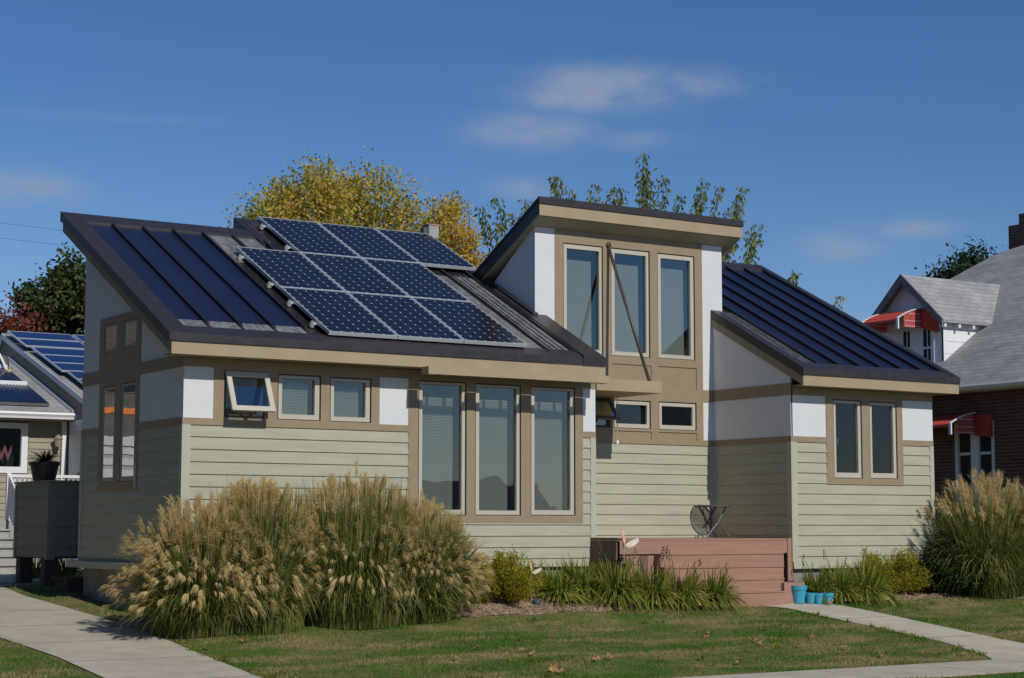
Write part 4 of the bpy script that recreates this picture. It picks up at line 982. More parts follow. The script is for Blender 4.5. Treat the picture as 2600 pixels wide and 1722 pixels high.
# ================================================================== TREES
def tree(name, x, y, crown, rad, top_spikes, ncl, nleaf, ls, m, label, cat='tree', group=None, csig=.45, zb=None, trunk_r=.16, low=-1., gap=.0, shoots=26):
    z = zg(x, y) if zb is None else zb
    t = thing(name, (x, y, z), label, cat, group)
    cx, cy, cz = crown; rx, ry, rz = rad
    b = MB(); fork = Vector((x, y, z+(cz-rz-z)*.75+.4*rz)); b.tube([(x, y, z-.1), (x+.05, y, (z+fork.z)/2), fork], [trunk_r*1.25, trunk_r, trunk_r*.8], 9, cap=False)
    cl = []
    while len(cl) < ncl:
        v = Vector((random.uniform(-1, 1), random.uniform(-1, 1), random.uniform(low, 1)))
        if v.length > 1 or v.length < .25 or random.random() > .35+v.length: continue
        cl.append(Vector((cx+v.x*rx, cy+v.y*ry, cz+v.z*rz)))
    ends = []
    for k, c in enumerate(cl):
        mid = fork.lerp(c, .5)+Vector((random.gauss(0, .1), random.gauss(0, .1), .12*rz))
        b.tube([fork, mid, c], [trunk_r*.32, trunk_r*.16, .012], 5, cap=False)
    # upright twigs that break the outline
    for k in range(shoots):
        c = random.choice(cl); d = (c-Vector((cx, cy, cz-rz*.8))).normalized(); e = c+Vector((d.x*.5, d.y*.5, abs(d.z)+.35))*top_spikes*random.uniform(.5, 1.2)
        b.tube([c, e], [.02, .008], 4, cap=False); ends.append((c, e))
    b.build('trunk', M['bark'], t)
    C = np.array([list(c) for c in cl]); idx = rng.integers(0, len(C), nleaf)
    sg = csig*rng.uniform(.6, 1.3, len(C))
    P = C[idx]+rng.normal(size=(nleaf, 3))*sg[idx][:, None]*np.array([1, 1, .85])
    if ends:
        E0 = np.array([list(e[0]) for e in ends]); E1 = np.array([list(e[1]) for e in ends]); ne = shoots*26
        j = rng.integers(0, len(ends), ne); s = rng.random(ne)[:, None]; P = np.concatenate([P, E0[j]*(1-s)+E1[j]*s+rng.normal(0, .07, (ne, 3))])
    D = rng.normal(size=(len(P), 3))+np.array([0, 0, -.6])
    V, F = leaves(P, D, rng.uniform(.65, 1.25, len(P))*ls, rng.uniform(.45, .75, len(P))*ls)
    np_mesh('crown', V, F, M[m], t, np.repeat(rng.random(len(P)), 4)); return t
tree('maple_tree', 8.5, 11.5, (8.5, 11.5, 4.62), (2.5, 2.2, 2.38), .5, 180, 52000, .10, 'maple', 'broad maple tree turning yellow behind the solar panels', csig=.25, shoots=70)
tree('maple_tree', 12.0, 12.0, (11.95, 12.0, 4.9), (.75, .8, 1.85), .5, 60, 12000, .10, 'maple_o', 'narrow orange tinted maple between the solar panels and the tower', csig=.22, trunk_r=.09)
# tree with long upright shoots behind the tower
ct = thing('cherry_tree', (15.3, 9, zg(15.3, 9)), 'tree with long upright shoots and drooping leaves behind the tower roof', 'tree')
sh = [(11.11, 6.03), (11.69, 6.27), (11.96, 5.88), (12.55, 6.34), (13.11, 6.89), (13.44, 7.01), (13.8, 6.76), (14.26, 6.84), (14.8, 6.85), (15.1, 6.6), (15.7, 7.76), (15.91, 7.38), (16.21, 7.03), (16.4, 6.5), (16.74, 7.37), (16.97, 6.82), (17.67, 7.29), (17.94, 7.03), (18.35, 7.2), (18.7, 6.4), (19.18, 7.3), (19.36, 6.86), (19.49, 6.35), (20.0, 6.38), (19.75, 5.9), (12.3, 5.3), (13.3, 6.2), (14.5, 6.3), (17.2, 6.3), (18.1, 6.4), (22.34, 4.6), (21.1, 5.2), (13.0, 6.0), (13.95, 6.2), (15.4, 6.9), (16.05, 6.6), (17.0, 6.1), (17.5, 6.5), (18.55, 6.6), (19.0, 6.3), (12.1, 5.5), (11.4, 5.6)]
b = MB(); b.tube([(15.3, 9, zg(15.3, 9)-.1), (15.25, 9, 0), (15.3, 9.1, 1.6)], [.2, .17, .13], 9, cap=False); LP = []; LD = []
for (px, pz) in sh:
    y = 9+random.uniform(-.35, .35); bz = pz-random.uniform(1.7, 2.3); bx = px+(15.3-px)*.14+random.uniform(-.1, .1)
    b.tube([(15.3, 9.05, 1.4), (15.3+(bx-15.3)*.5, y, 1.4+(bz-1.4)*.62), (bx, y, bz)], [.06, .035, .02], 5, cap=False)
    q = [(bx, y, bz), ((bx+px)/2-.03, y, (bz+pz)/2), (px, y, pz)]; b.tube(q, [.018, .011, .004], 5, cap=False)
    n = 185
    for k in range(n):
        s = random.random()**.85; a = Vector(q[0]).lerp(Vector(q[1]), s*2) if s < .5 else Vector(q[1]).lerp(Vector(q[2]), s*2-1)
        g = random.uniform(.02, .155); an = random.uniform(0, 6.28); LP.append((a.x+g*math.cos(an), a.y+g*math.sin(an), a.z+random.gauss(0, .03))); LD.append((math.cos(an)*.45, math.sin(an)*.45, -1+random.gauss(0, .45)))
b.build('trunk', M['bark'], ct)
V, F = leaves(np.array(LP), np.array(LD), rng.uniform(.09, .165, len(LP)), rng.uniform(.045, .07, len(LP)))
np_mesh('crown', V, F, M['cherry'], ct, np.repeat(rng.random(len(LP)), 4))
tree('oak_tree', 12.0, 40, (12.0, 40, 5.6), (2.5, 2.2, 3.2), .8, 80, 20000, .24, 'oak', 'dark green tree behind the left neighbour house', csig=.36, shoots=18)
tree('red_tree', 8.2, 38, (8.2, 38, 3.8), (1.7, 1.5, 2.4), .4, 50, 9000, .18, 'redleaf', 'small red leaved tree at the left edge behind the roof', csig=.4, shoots=10)
tree('hedge_tree', 11.4, 33, (11.4, 33, 2.6), (1.9, 1.0, 2.2), .3, 50, 9000, .16, 'mixleaf', 'yellow and rust shrubby tree just above the blue solar roof', csig=.4, shoots=10)
cf = tree('conifer_tree', 51.5, 30, (50.9, 30, 8.5), (2.9, 1.8, 2.1), .2, 90, 26000, .20, 'fir', 'dark conifer showing above the grey shingle roof', csig=.4, shoots=8)

# ================================================================== LEFT NEIGHBOUR
nh = thing('neighbour_house', (6, 20, zg(6, 20)), 'low olive sided neighbour house with a gable end and blue solar roof', 'house')
GX = 4.055; GF = Fr((GX, 0, 0), (0, 1, 0), (-1, 0, 0)); WF = Fr((0, 17.5, 0), (1, 0, 0), (0, -1, 0))
zr_n = lambda y: 3.70-.32*(23.42-y) if y <= 23.42 else 3.70-1.05*(y-23.42)
b = MB(); z = -2.8
while z < 3.5:
    ym = 23.42-(3.70-(z+.1))/.32; yM = 23.42+(3.70-(z+.1))/1.05; ym = max(ym, 14.5)
    ya, yb = ym, min(yM, 30)
    if yb > ya: b.hexa([GF.p(ya, .026, z), GF.p(yb, .026, z), GF.p(yb, -.03, z), GF.p(ya, -.03, z), GF.p(ya, .006, z+.19), GF.p(yb, .006, z+.19), GF.p(yb, -.03, z+.19), GF.p(ya, -.03, z+.19)])
    z += .19
b.build('gable_wall', M['boxsiding'], nh)  # darker siding colour than the wing, standing in for the gable's shade
siding('wing_wall', WF, -3.5, 4.03, .98, -2.8, [(1.3, 3.0, -.33, .96)], nh, M['nsiding'], e=.17)
b = MB(); b.box(4.1, 13.5, 14.5, 14.55, -2.8, .5); b.box(-3.5, 4., 24.5, 24.6, -2.8, 3.2); b.box(13.4, 13.5, 14.6, 30, -2.8, 3.4); b.build('back_wall', M['nsiding'], nh)
w = window(WF, 1.30, 3.0, -.33, .96, (1.47, 2.82, -.16, .80), nh, glass='glass_clear', frame='nwhite', depth=.5, nf=.05)
b = MB()
zz = [(2.62-.085*k, .16 if k % 2 else .40) for k in range(9)]
b.prism([(x, 17.62, q) for x, q in zz]+[(x, 17.62, q-.17) for x, q in zz[::-1]], [(x, 17.63, q) for x, q in zz]+[(x, 17.63, q-.17) for x, q in zz[::-1]]); b.build('zigzag_valance', mat('dusty_pink_cloth', (.50, .16, .18), .8), w)
rf = MB(); roofslab(rf, GX-.035, 13.6, 13.9, 23.42, zr_n, .02, .12); roofslab(rf, GX-.035, 13.6, 23.42, 30, zr_n, .02, .12); nroof = rf.build('roof', M['shingle'], nh, uv=lambda v: (v[0], v[1]*1.05))
b = MB(); roofslab(b, GX-.065, GX-.032, 13.9, 23.42, zr_n, -.05, .10); roofslab(b, GX-.065, GX-.032, 23.42, 29, zr_n, -.16, .10); b.build('rake_board', M['nwhite'], nroof)
zw_ = lambda y: 1.19+.32*(y-17.0)
b = MB(); roofslab(b, -4, GX-.03, 17.0, 22.9, zw_, -.1, .0); wroof = b.build('roof', M['shingle'], nh, uv=lambda v: (v[0], v[1]*1.05))
b = MB(); roofslab(b, GX-.10, GX-.035, 17.0, 22.6, zw_, .0, .09); b.build('flashing', M['nwhite'], wroof)
b = MB()
prof = [(0, .16), (-.13, .16), (-.15, .11), (-.11, .05), (-.10, 0), (0, 0)]
b.prism([(-4, 17.0+p, 1.03+q) for p, q in prof], [(4.04, 17.0+p, 1.03+q) for p, q in prof]); b.build('gutter', M['nwhite'], nh)
b = MB(); b.box(-3.5, 4.02, 17.0, 17.48, 1.0, 1.02); b.build('soffit', M['trim'], nh)
b = MB(); b.box(3.83, 3.94, 17.38, 17.46, -2.5, 1.0); b.build('downspout', M['nwhite'], nh)
b = MB(); GD = GF
b.fbox(GD, 16.28, 17.38, -.02, .05, -1.55, 1.02); dr = b.build('door', M['nwhite'], nh)
b = MB(); b.fbox(GD, 16.42, 17.24, .05, .06, -1.45, .88); b.build('door_leaf', mat('shade_tinted_door', (.55, .62, .66), .5), dr)  # white door leaf with the bluish shade put into its colour
b = MB(); b.tube([GD.p(16.52, .06, -.35), GD.p(16.52, .12, -.35)], .03, 8); b.build('handle', M['brass'], dr)
b = MB(); b.lathe((3.70, 17.3, .36), [(.07, 0), (.10, .16), (.13, .2), (.03, .30)], 10); b.box(3.68, 3.72, 17.3, 17.46, .60, .64); b.build('porch_light', M['brass'], nh)
# gear on its roof
t = thing('roof_pump', (3.1, 21.3, 2.6), 'grey pump cluster with a pale pipe on the lower neighbour roof', 'pump')
b = MB(); b.lathe((3.45, 21.3, 2.62), [(.13, 0), (.16, .1), (.14, .3), (.05, .36)], 12); b.lathe((3.2, 21.35, 2.62), [(.1, 0), (.12, .25), (.06, .33)], 10); b.build('pump_body', M['iron'], t)
b = MB(); b.tube([(3.3, 21.2, 3.0), (3.45, 20.9, 2.5)], .035, 8); b.tube([(3.05, 21.2, 2.9), (3.0, 21.0, 2.7), (3.2, 20.95, 2.5)], .025, 6); b.build('pipe', M['nwhite'], t)
b = MB(); b.lathe((3.47, 20.85, 2.40), [(.07, 0), (.09, .08), (.06, .16)], 10); b.build('valve', M['tanwood'], t)
TG = 'vacuum tube collectors on the lower neighbour roof'
for (ya, yb, lab) in ((17.55, 19.35, 'lower rack of dark vacuum tubes above the white gutter'), (19.75, 21.15, 'upper rack of dark vacuum tubes near the gable')):
    t = thing('tube_collector', (1.5, ya, zw_(ya)), lab, 'solar collector', TG)
    b = MB()
    for x in np.arange(-.5, 3.5, .085): b.tube([(x, ya, zw_(ya)+.08), (x, yb, zw_(yb)+.08)], .034, 6)
    b.build('tubes', M['tube'], t)
    b = MB(); b.box(-.5, 3.52, yb, yb+.14, zw_(yb)+.04, zw_(yb)+.20); b.build('header', M['nwhite'], t, bevel=.01)
    b = MB(); b.box(-.5, 3.52, ya-.03, ya, zw_(ya)+.02, zw_(ya)+.09); b.build('foot_rail', M['iron'], t)
NP = 'blue solar panels on the neighbour roof'
an = math.atan(.32)
t0 = thing('blue_solar_module', (0, 0, -ZO), 'x', 'solar panel', NP)
b = MB(); pw_, pl_ = 1.80, .90; f = .03
for (xa, xb_, ya, yb) in ((0, f, 0, pl_), (pw_-f, pw_, 0, pl_), (f, pw_-f, 0, f), (f, pw_-f, pl_-f, pl_)): b.box(xa, xb_, ya, yb, -.05-ZO, -ZO)
b.build('frame', M['alu'], t0)
b = MB(); b.box(f, pw_-f, f, pl_-f, -.02-ZO, -.008-ZO); b.build('cells', M['polycells'], t0)
edges = [(22.88, 4.0), (21.97, 4.0), (20.98, 4.1), (20.11, 4.1), (19.24, 4.1), (18.37, 4.22), (17.5, 4.22)]
names = ['topmost', 'second', 'third', 'fourth', 'fifth', 'sixth', 'seventh']
for k, (ytop, x0_) in enumerate(edges):
    loc = (x0_, ytop-.855, zr_n(ytop-.855)+.31+ZO); lab = 'blue framed solar panel, %s from the ridge along the gable edge' % names[k]
    if k == 0: t0.location = loc; t0.rotation_euler = (an, 0, 0); t0['label'] = lab
    else: place_copy(t0, loc, (an, 0, 0), lab, 'solar panel', NP)
place_copy(t0, (5.88, 22.88-.855, zr_n(22.88-.855)+.31+ZO), (an, 0, 0), 'blue solar panel beside the topmost one, half hidden by the white gable wall', 'solar panel', NP)
place_copy(t0, (5.88, 21.97-.855, zr_n(21.97-.855)+.31+ZO), (an, 0, 0), 'blue solar panel beside the second one, mostly hidden by the white gable wall', 'solar panel', NP)
# porch, stairs and railing
po_ = thing('porch', (3, 16.4, zg(3, 16)), 'grey wooden porch with steps at the neighbour house', 'porch')
b = MB(); b.box(.0, 4.03, 15.6, 17.45, -1.6, -1.5); b.box(.0, 4.0, 15.6, 15.66, -2.77, -1.6); b.build('platform', M['graywood'], po_)
for k in range(6):
    b = MB(); b.box(-.6, 1.93, 15.53-.28*(k+1), 15.60-.28*k, -1.70-.2*k-.04, -1.70-.2*k); b.box(-.6, 1.93, 15.58-.28*k, 15.61-.28*k, -1.70-.2*k, -1.54-.2*k); b.build('step', M['graywood'], po_)
rl = thing('white_railing', (2, 16, -1.5), 'white vinyl railing with a sloping handrail beside the porch steps', 'railing')
b = MB(); b.box(1.93, 2.03, 15.62, 15.72, -1.52, -.37); b.build('post', M['nwhite'], rl)
b = MB(); b.box(2.03, 4.0, 15.62, 15.72, -.47, -.40); b.box(2.03, 4.0, 15.64, 15.70, -1.4, -1.34); b.build('top_rail', M['nwhite'], rl)
b = MB(); b.hexa([(1.96, 13.9, -1.65), (2.01, 13.9, -1.65), (2.01, 15.62, -.50), (1.96, 15.62, -.50), (1.96, 13.9, -1.56), (2.01, 13.9, -1.56), (2.01, 15.62, -.41), (1.96, 15.62, -.41)]); b.build('hand_rail', M['nwhite'], rl)
b = MB()
for k in range(15): y = 13.95+k*.115; b.box(1.97, 2.0, y, y+.045, -2.5+(y-13.9)*.668, -1.62+(y-13.9)*.668)
for k in range(16): x = 2.1+k*.12; b.box(x, x+.04, 15.655, 15.685, -1.4, -.45)
b.build('balusters', M['nwhite'], rl)
# siding clad box on posts at the back corner, with a planter
bx = thing('siding_box', (.45, 7.6, zg(.4, 7)), 'dark siding clad box on two stout posts at the back corner of the house', 'enclosure')
BF = Fr((0, 0, 0), (0, 1, 0), (-1, 0, 0)); BF2 = Fr((0, 6.57, 0), (1, 0, 0), (0, -1, 0))
siding('siding_wall', BF, 6.70, 8.50, -.86, -2.22, [], bx, M['boxsiding'], e=.195); siding('siding_wall', BF2, .13, 1.1, -.86, -2.2, [], bx, M['boxsiding'], e=.195)
b = MB(); b.box(-.03, .13, 6.54, 6.70, -2.26, -.80); b.box(-.03, .1, 8.5, 8.62, -2.26, -.80); b.box(-.02, .13, 6.7, 8.5, -.86, -.79); b.box(.13, 1.1, 6.55, 6.6, -.86, -.79); b.build('corner_board', M['boxsiding'], bx)
b = MB(); b.box(-.05, 1.1, 6.50, 8.65, -.79, -.755); b.build('cap', M['boxsiding'], bx)
for y in (6.72, 8.25):
    b = MB(); b.box(.0, .26, y, y+.26, -2.85, -2.22); b.build('post', M['wood_dark'], bx)
b = MB(); b.box(.0, 1.1, 6.6, 8.55, -2.24, -2.2); b.build('floor', M['wood_dark'], bx)
pl = thing('planter', (.08, 7.15, -.755), 'maroon planter pot with wispy dark foliage on top of the siding box', 'planter')
b = MB(); b.lathe((.08, 7.15, -.755), [(.21, 0), (.27, .30), (.30, .30), (.30, .36), (.26, .36), (.25, .30)], 24); b.build('pot', M['planter'], pl)
n = 260; a = rng.uniform(0, 2*np.pi, n); tt = np.linspace(0, 1, 4)[None, :, None]; od = np.stack([np.cos(a), np.sin(a), 0*a], 1)
C = np.array([.08, 7.15, -.42])[None, None]+od[:, None]*rng.uniform(.1, .36, n)[:, None, None]*tt**1.2+np.array([0, 0, 1.])*(rng.uniform(.06, .34, n)[:, None, None]*tt-.08*tt**3)
V, F = ribbons(C, np.full((n, 4), .006)); np_mesh('foliage', V, F, M['juni'], pl, np.repeat(rng.random(n), 8))
st = thing('wooden_step', (.4, 5.7, zg(.3, 5.5)), 'low dark wooden step at the back corner below the siding box', 'step')
b = MB(); b.box(-.05, .9, 5.25, 5.95, -2.95, -2.60); b.build('body', M['wood_dark'], st)
b = MB(); b.box(-.10, .95, 5.20, 6.0, -2.60, -2.56); b.build('tread', M['wood_dark'], st)
for k, (px, py) in enumerate(((.9, 14.2), (1.5, 14.0), (2.2, 13.7), (2.9, 13.5))): tuft(px+.3, py-3.2, .35, .5, 90, 'green strap leaved tuft behind the siding box posts', 'green tufts seen between the posts of the siding box')

# ================================================================== RIGHT NEIGHBOUR
bh = thing('brick_house', (27, 5, zg(24, 5)), 'red brick house with a grey shingle roof and red metal awnings', 'house')
XW = 23.6; BW = Fr((XW, 0, 0), (0, 1, 0), (-1, 0, 0))
wins = [(5.33, 5.86, -1.0, 1.0), (4.64, 5.13, -1.0, 1.0)]
b = MB()
for (a, c, d, f) in cells_minus(-7, 14.5, -3.2, 1.86, [(4.55, 5.92, -1.12, 1.05)]): b.fbox(BW, a, c, -.2, 0, d, f)
b.box(XW, 36, -7, -6.8, -3.2, 1.86); b.build('brick_wall', M['brick'], bh)
b = MB()
for (a, c, d, f) in cells_minus(4.55, 5.92, -1.12, 1.05, [(5.36, 5.80, -.98, .98), (4.66, 5.10, -.98, .98)]): b.fbox(BW, a, c, -.2, -.02, d, f)
b.build('window_casing', M['nwhite'], bh)
for (a, c) in ((5.36, 5.80), (4.66, 5.10)): 
    w = window(BW, a, c, -.98, .98, (a+.05, c-.05, -.93, .93), bh, frame='nwhite', glass='dark_pane', depth=.5, nf=-.05, gap=.0)
    b = MB(); b.fbox(BW, a+.05, c-.05, -.06, -.03, .20, .27); b.build('meeting_rail', M['nwhite'], w)
zb_ = lambda x: 1.97+.68*(x-23.1)
ridge = [(23.05, 15.0), (29.75, 9.88), (30.1, 8.8), (30.1, -2.), (23.05, -7.5)]
uvr = lambda v: (v[1], v[0]*1.21)
b = MB(); b.prism([(x, y, zb_(x)-.1) for x, y in ridge][::-1], [(x, y, zb_(x)) for x, y in ridge][::-1])
broof = b.build('roof', M['shingle'], bh, uv=uvr)
b = MB(); b.prism([(30.1, 8.8, zb_(30.1)-.06), (30.1, -2., zb_(30.1)-.06), (37, -7.5, 1.9), (37, 15, 1.9)][::-1], [(30.1, 8.8, zb_(30.1)-.02), (30.1, -2., zb_(30.1)-.02), (37, -7.5, 2.), (37, 15, 2.)][::-1]); b.build('roof_back', M['shingle'], broof, uv=uvr)
b = MB(); pr = [(0, .13), (-.12, .13), (-.14, .08), (-.10, .02), (-.08, 0), (0, 0)]
b.prism([(23.08+p, 15, 1.82+q) for p, q in pr], [(23.08+p, -7.5, 1.82+q) for p, q in pr]); b.build('gutter', M['nwhite'], bh)
b = MB(); b.box(23.08, 23.6, -7.4, 15, 1.80, 1.83); b.build('soffit', M['nwhite'], bh)
b = MB(); b.box(30.2, 31.1, 8.9, 9.78, 5.0, 7.36); chm = b.build('chimney', M['brick'], bh)
b = MB(); b.box(30.35, 31., 8.9, 9.5, 7.36, 7.7); b.build('chimney_cap', M['brick'], chm)
# dormer
DX = 24.25; DF = Fr((DX, 0, 0), (0, 1, 0), (-1, 0, 0))
y0d, y1d, yc, za = 6.83, 9.36, 8.08, 5.22
b = MB(); dz = lambda y: za-.91*abs(y-yc)-.12
dw = [(8.0, 8.36, 2.7, 3.72), (7.24, 7.62, 2.62, 3.72)]
for (a, c, d, f) in cells_minus(y0d, y1d, 2.2, dz(y0d), dw): b.fbox(DF, a, c, -.15, 0, d, f)
b.prism([DF.p(u, 0, z) for u, z in ((y0d, dz(y0d)), (y1d, dz(y1d)), (yc, dz(yc)))], [DF.p(u, -.15, z) for u, z in ((y0d, dz(y0d)), (y1d, dz(y1d)), (yc, dz(yc)))])
dor = b.build('dormer', M['nwhite'], bh)
b = MB()
z = 2.3
while z < dz(y0d):
    xe_ = min(23.1+(z+.34-1.97)/.68+.35, 28); b.box(DX, xe_, y0d-.012, y0d+.05, z, z+.325); z += .335
b.build('cheek_wall', M['nwhite'], dor)
b = MB(); xa_ = 24.0
for s, yo in ((-1, 6.59), (1, 9.57)):
    zz0 = za-.91*abs(yo-yc)
    p = [(xa_, yc, za), (29.0, yc, za), (27.2, yo, zz0), (xa_, yo, zz0)]
    q = [(a, c, d-.09) for a, c, d in p]
    b.prism(p, q) if s > 0 else b.prism(q, p)
b.build('dormer_roof', M['shingle'], dor, uv=lambda v: (v[0], v[2]*1.48))
b = MB()
for yo in (6.59, 9.57):
    zz0 = za-.91*abs(yo-yc); b.hexa([(xa_-.03, yc, za-.24), (xa_+.02, yc, za-.24), (xa_+.02, yo, zz0-.22), (xa_-.03, yo, zz0-.22), (xa_-.03, yc, za+.01), (xa_+.02, yc, za+.01), (xa_+.02, yo, zz0+.01), (xa_-.03, yo, zz0+.01)])
b.build('bargeboard', M['weathered'], dor)
for k in range(5):
    x = 24.10+.54*k; b = MB(); b.box(x, x+.08, 6.63, 6.82, za-.91*(yc-6.63)-.24, za-.91*(yc-6.63)-.08); b.build('rafter_tail', M['nwhite'], dor)
b = MB(); b.hexa([(24.25, 6.80, 2.50), (24.42, 6.80, 2.50), (26.2, 6.80, 3.87), (26.0, 6.80, 3.87), (24.25, 6.82, 2.50), (24.42, 6.82, 2.50), (26.2, 6.82, 3.87), (26.0, 6.82, 3.87)]); b.build('bare_board', M['tanwood'], dor)
for (a, c, d, f) in dw:
    w = window(DF, a, c, d, f, (a+.04, c-.04, d+.04, f-.04), dor, frame='nwhite', glass='dark_pane', depth=.4, nf=.01, gap=.0)
    b = MB(); b.fbox(DF, a+.04, c-.04, -.05, -.02, (d+f)/2-.03, (d+f)/2+.03); b.fbox(DF, (a+c)/2-.012, (a+c)/2+.012, -.05, -.02, d, f); b.build('glazing_bar', M['nwhite'], w)
b = MB(); b.fbox(DF, 7.14, 7.2, .0, .03, 2.4, 3.75); b.build('corner_trim', M['nwhite'], dor)
def awning(F, ya, yb, zt_, proj, drop, side, parent):
    """curved ribbed awning: roof sheet, ribbed end panel facing the street, white edge strips, front valance"""
    arc = [(proj*q, zt_-drop*(.35*q+.65*q**2.2)) for q in np.linspace(0, 1, 9)]
    b = MB(); n = int((yb-ya)/.11)
    for k in range(n):
        u0_ = ya+(yb-ya)*k/n; u1_ = ya+(yb-ya)*(k+1)/n; um = (u0_+u1_)/2
        for (n0, q0), (n1, q1) in zip(arc, arc[1:]):
            b.poly([F.p(u0_, n0, q0), F.p(u0_, n1, q1), F.p(um, n1+.012, q1+.018), F.p(um, n0, q0+.018)]); b.poly([F.p(um, n0, q0+.018), F.p(um, n1+.012, q1+.018), F.p(u1_, n1, q1), F.p(u1_, n0, q0)])
        n1, q1 = arc[-1]
        b.poly([F.p(u0_, n1, q1), F.p(u0_, n1, q1-.06), F.p(um, n1+.012, q1-.085), F.p(um, n1+.012, q1+.018)]); b.poly([F.p(um, n1+.012, q1+.018), F.p(um, n1+.012, q1-.085), F.p(u1_, n1, q1-.06), F.p(u1_, n1, q1)])
    o = b.build('awning', M['awning'], parent)
    for uu, sg in ((ya, -1), (yb, 1)):
        b = MB(); m_ = 9
        for k in range(m_):
            n0 = proj*.75*k/m_; n1 = proj*.75*(k+1)/m_; nm = (n0+n1)/2
            zt0 = np.interp(n0, [a[0] for a in arc], [a[1] for a in arc]); zt1 = np.interp(n1, [a[0] for a in arc], [a[1] for a in arc]); ztm = (zt0+zt1)/2
            zb0 = zt_-side
            b.poly([F.p(uu, n0, zb0), F.p(uu+sg*.02, nm, zb0-.02), F.p(uu+sg*.02, nm, ztm), F.p(uu, n0, zt0)]); b.poly([F.p(uu+sg*.02, nm, zb0-.02), F.p(uu, n1, zb0), F.p(uu, n1, zt1), F.p(uu+sg*.02, nm, ztm)])
        s_ = b.build('end_panel', M['awning'], o)
        b = MB()
        for zr0 in (.30, .68, .95):
            for k in range(m_):
                nm = proj*.75*(k+.5)/m_; z_ = zt_-side*zr0; top = np.interp(nm, [a[0] for a in arc], [a[1] for a in arc])
                if z_ < top-.02: b.fbox(F, uu+sg*.02-.008, uu+sg*.02+.008, nm-.014, nm+.014, z_-.014, z_+.014)
        b.build('rivets', M['nwhite'], s_)
        b = MB()
        for (n0, q0), (n1, q1) in zip(arc, arc[1:]):
            b.hexa([F.p(uu-.035, n0, q0+.01), F.p(uu+.035, n0, q0+.01), F.p(uu+.035, n1+.01, q1+.01), F.p(uu-.035, n1+.01, q1+.01), F.p(uu-.035, n0, q0+.035), F.p(uu+.035, n0, q0+.035), F.p(uu+.035, n1+.02, q1+.035), F.p(uu-.035, n1+.02, q1+.035)])
        b.fbox(F, uu-.04, uu+.04, proj-.02, proj+.02, zt_-drop-.26, zt_-drop+.02)
        b.build('edge_strip', M['nwhite'], o)
    return o
aw = awning(BW, 5.16, 6.62, 1.25, .92, .30, .52, bh); b = MB(); b.prism([BW.p(u, .0, z) for u, z in ((4.6, 1.24), (5.13, 1.24), (5.13, .72), (4.6, .64))], [BW.p(u, .10, z) for u, z in ((4.6, 1.20), (5.13, 1.20), (5.13, .70), (4.6, .62))]); b.build('flat_panel', M['awning'], aw)
aw = awning(DF, 7.55, 8.92, 4.23, .95, .33, .52, dor); b = MB(); b.prism([DF.p(u, .0, z) for u, z in ((6.95, 4.22), (7.52, 4.22), (7.52, 3.72), (6.95, 3.56))], [DF.p(u, .10, z) for u, z in ((6.95, 4.18), (7.52, 4.18), (7.52, 3.70), (6.95, 3.54))]); b.build('flat_panel', M['awning'], aw)

# white sided house up the side street; seen mirrored in the side windows
wh_ = thing('white_house', (-10, 26, zg(-10, 26)), 'white sided house mirrored in the side windows, orange band under its eave', 'house')
HF = Fr((0, 24, 0), (1, 0, 0), (0, -1, 0))
for k_ in range(12): siding('siding_wall', HF, -16, -2, 1.0-.32*k_, 1.0-.32*k_-(.20 if k_ % 3 else .26), [], wh_, M['dimwhite'], e=.26, lap=.03); b = MB(); b.fbox(HF, -16, -2, -.1, .0, 1.0-.32*k_-.32, 1.0-.32*k_-(.20 if k_ % 3 else .26)); b.build('lap_shade_stripe', M['graywood'], wh_)  # grey boards paint the shade of the laps into the mirrored siding
b = MB(); b.fbox(HF, -16, -2, -.1, .0, 1.0, 1.68); b.fbox(HF, -16, -2, -.1, .0, 1.86, 2.3); b.build('dark_band', M['iron'], wh_)
b = MB(); b.fbox(HF, -16, -2, -.1, .02, 1.68, 1.86); b.build('orange_band', M['orange'], wh_)
b = MB(); b.fbox(HF, -16, -2, -.1, .03, 2.3, 2.6); b.build('fascia', M['graywood'], wh_)
b = MB(); b.hexa([(-16.3, 23.6, 2.6), (-1.7, 23.6, 2.6), (-1.7, 30, 8.4), (-16.3, 30, 8.4), (-16.3, 23.6, 2.75), (-1.7, 23.6, 2.75), (-1.7, 30, 8.6), (-16.3, 30, 8.6)]); b.build('roof', M['wood_dark'], wh_)
# things across the street that the front windows mirror
ac = thing('street_house', (70, -110, -4), 'grey gabled house across the street, mirrored in the front windows', 'house')
b = MB(); b.box(62, 80, -118, -108, -4.2, -.6); b.build('wall', M['nsiding'], ac)
b = MB(); b.prism([(61.5, -107.4, -.6), (61.5, -118.6, -.6), (61.5, -113, 2.4)], [(80.5, -107.4, -.6), (80.5, -118.6, -.6), (80.5, -113, 2.4)]); b.build('roof', M['shingle'], ac)
tree('street_tree', 45, -95, (45, -95, -1.9), (4.5, 3, 2.2), .8, 70, 5000, .4, 'oak', 'green tree across the street, mirrored in the front windows', zb=-4., csig=.7, shoots=8)
tree('street_tree', 95, -108, (95, -108, -1.6), (5.5, 3, 2.6), .8, 70, 5000, .45, 'oak', 'broad tree beside the house across the street, mirrored in the front windows', zb=-4., csig=.8, shoots=8)
tree('sky_block_tree', -14.5, 0, (-14.0, 0, 3.6), (5.2, 5.2, 6.6), .6, 110, 26000, .36, 'oak', 'added large tree out of view, dimming sky light on the left wall', zb=-3.3, csig=.9, shoots=6, trunk_r=.3)  # trees added out of view to block sky light from the left wall
tree('sky_block_tree', -17.5, 10, (-16.5, 11, 3.8), (5.4, 5.4, 6.8), .6, 110, 26000, .36, 'oak', 'second added tree out of view, farther back, dimming the left wall', zb=-3., csig=.9, shoots=6, trunk_r=.3)
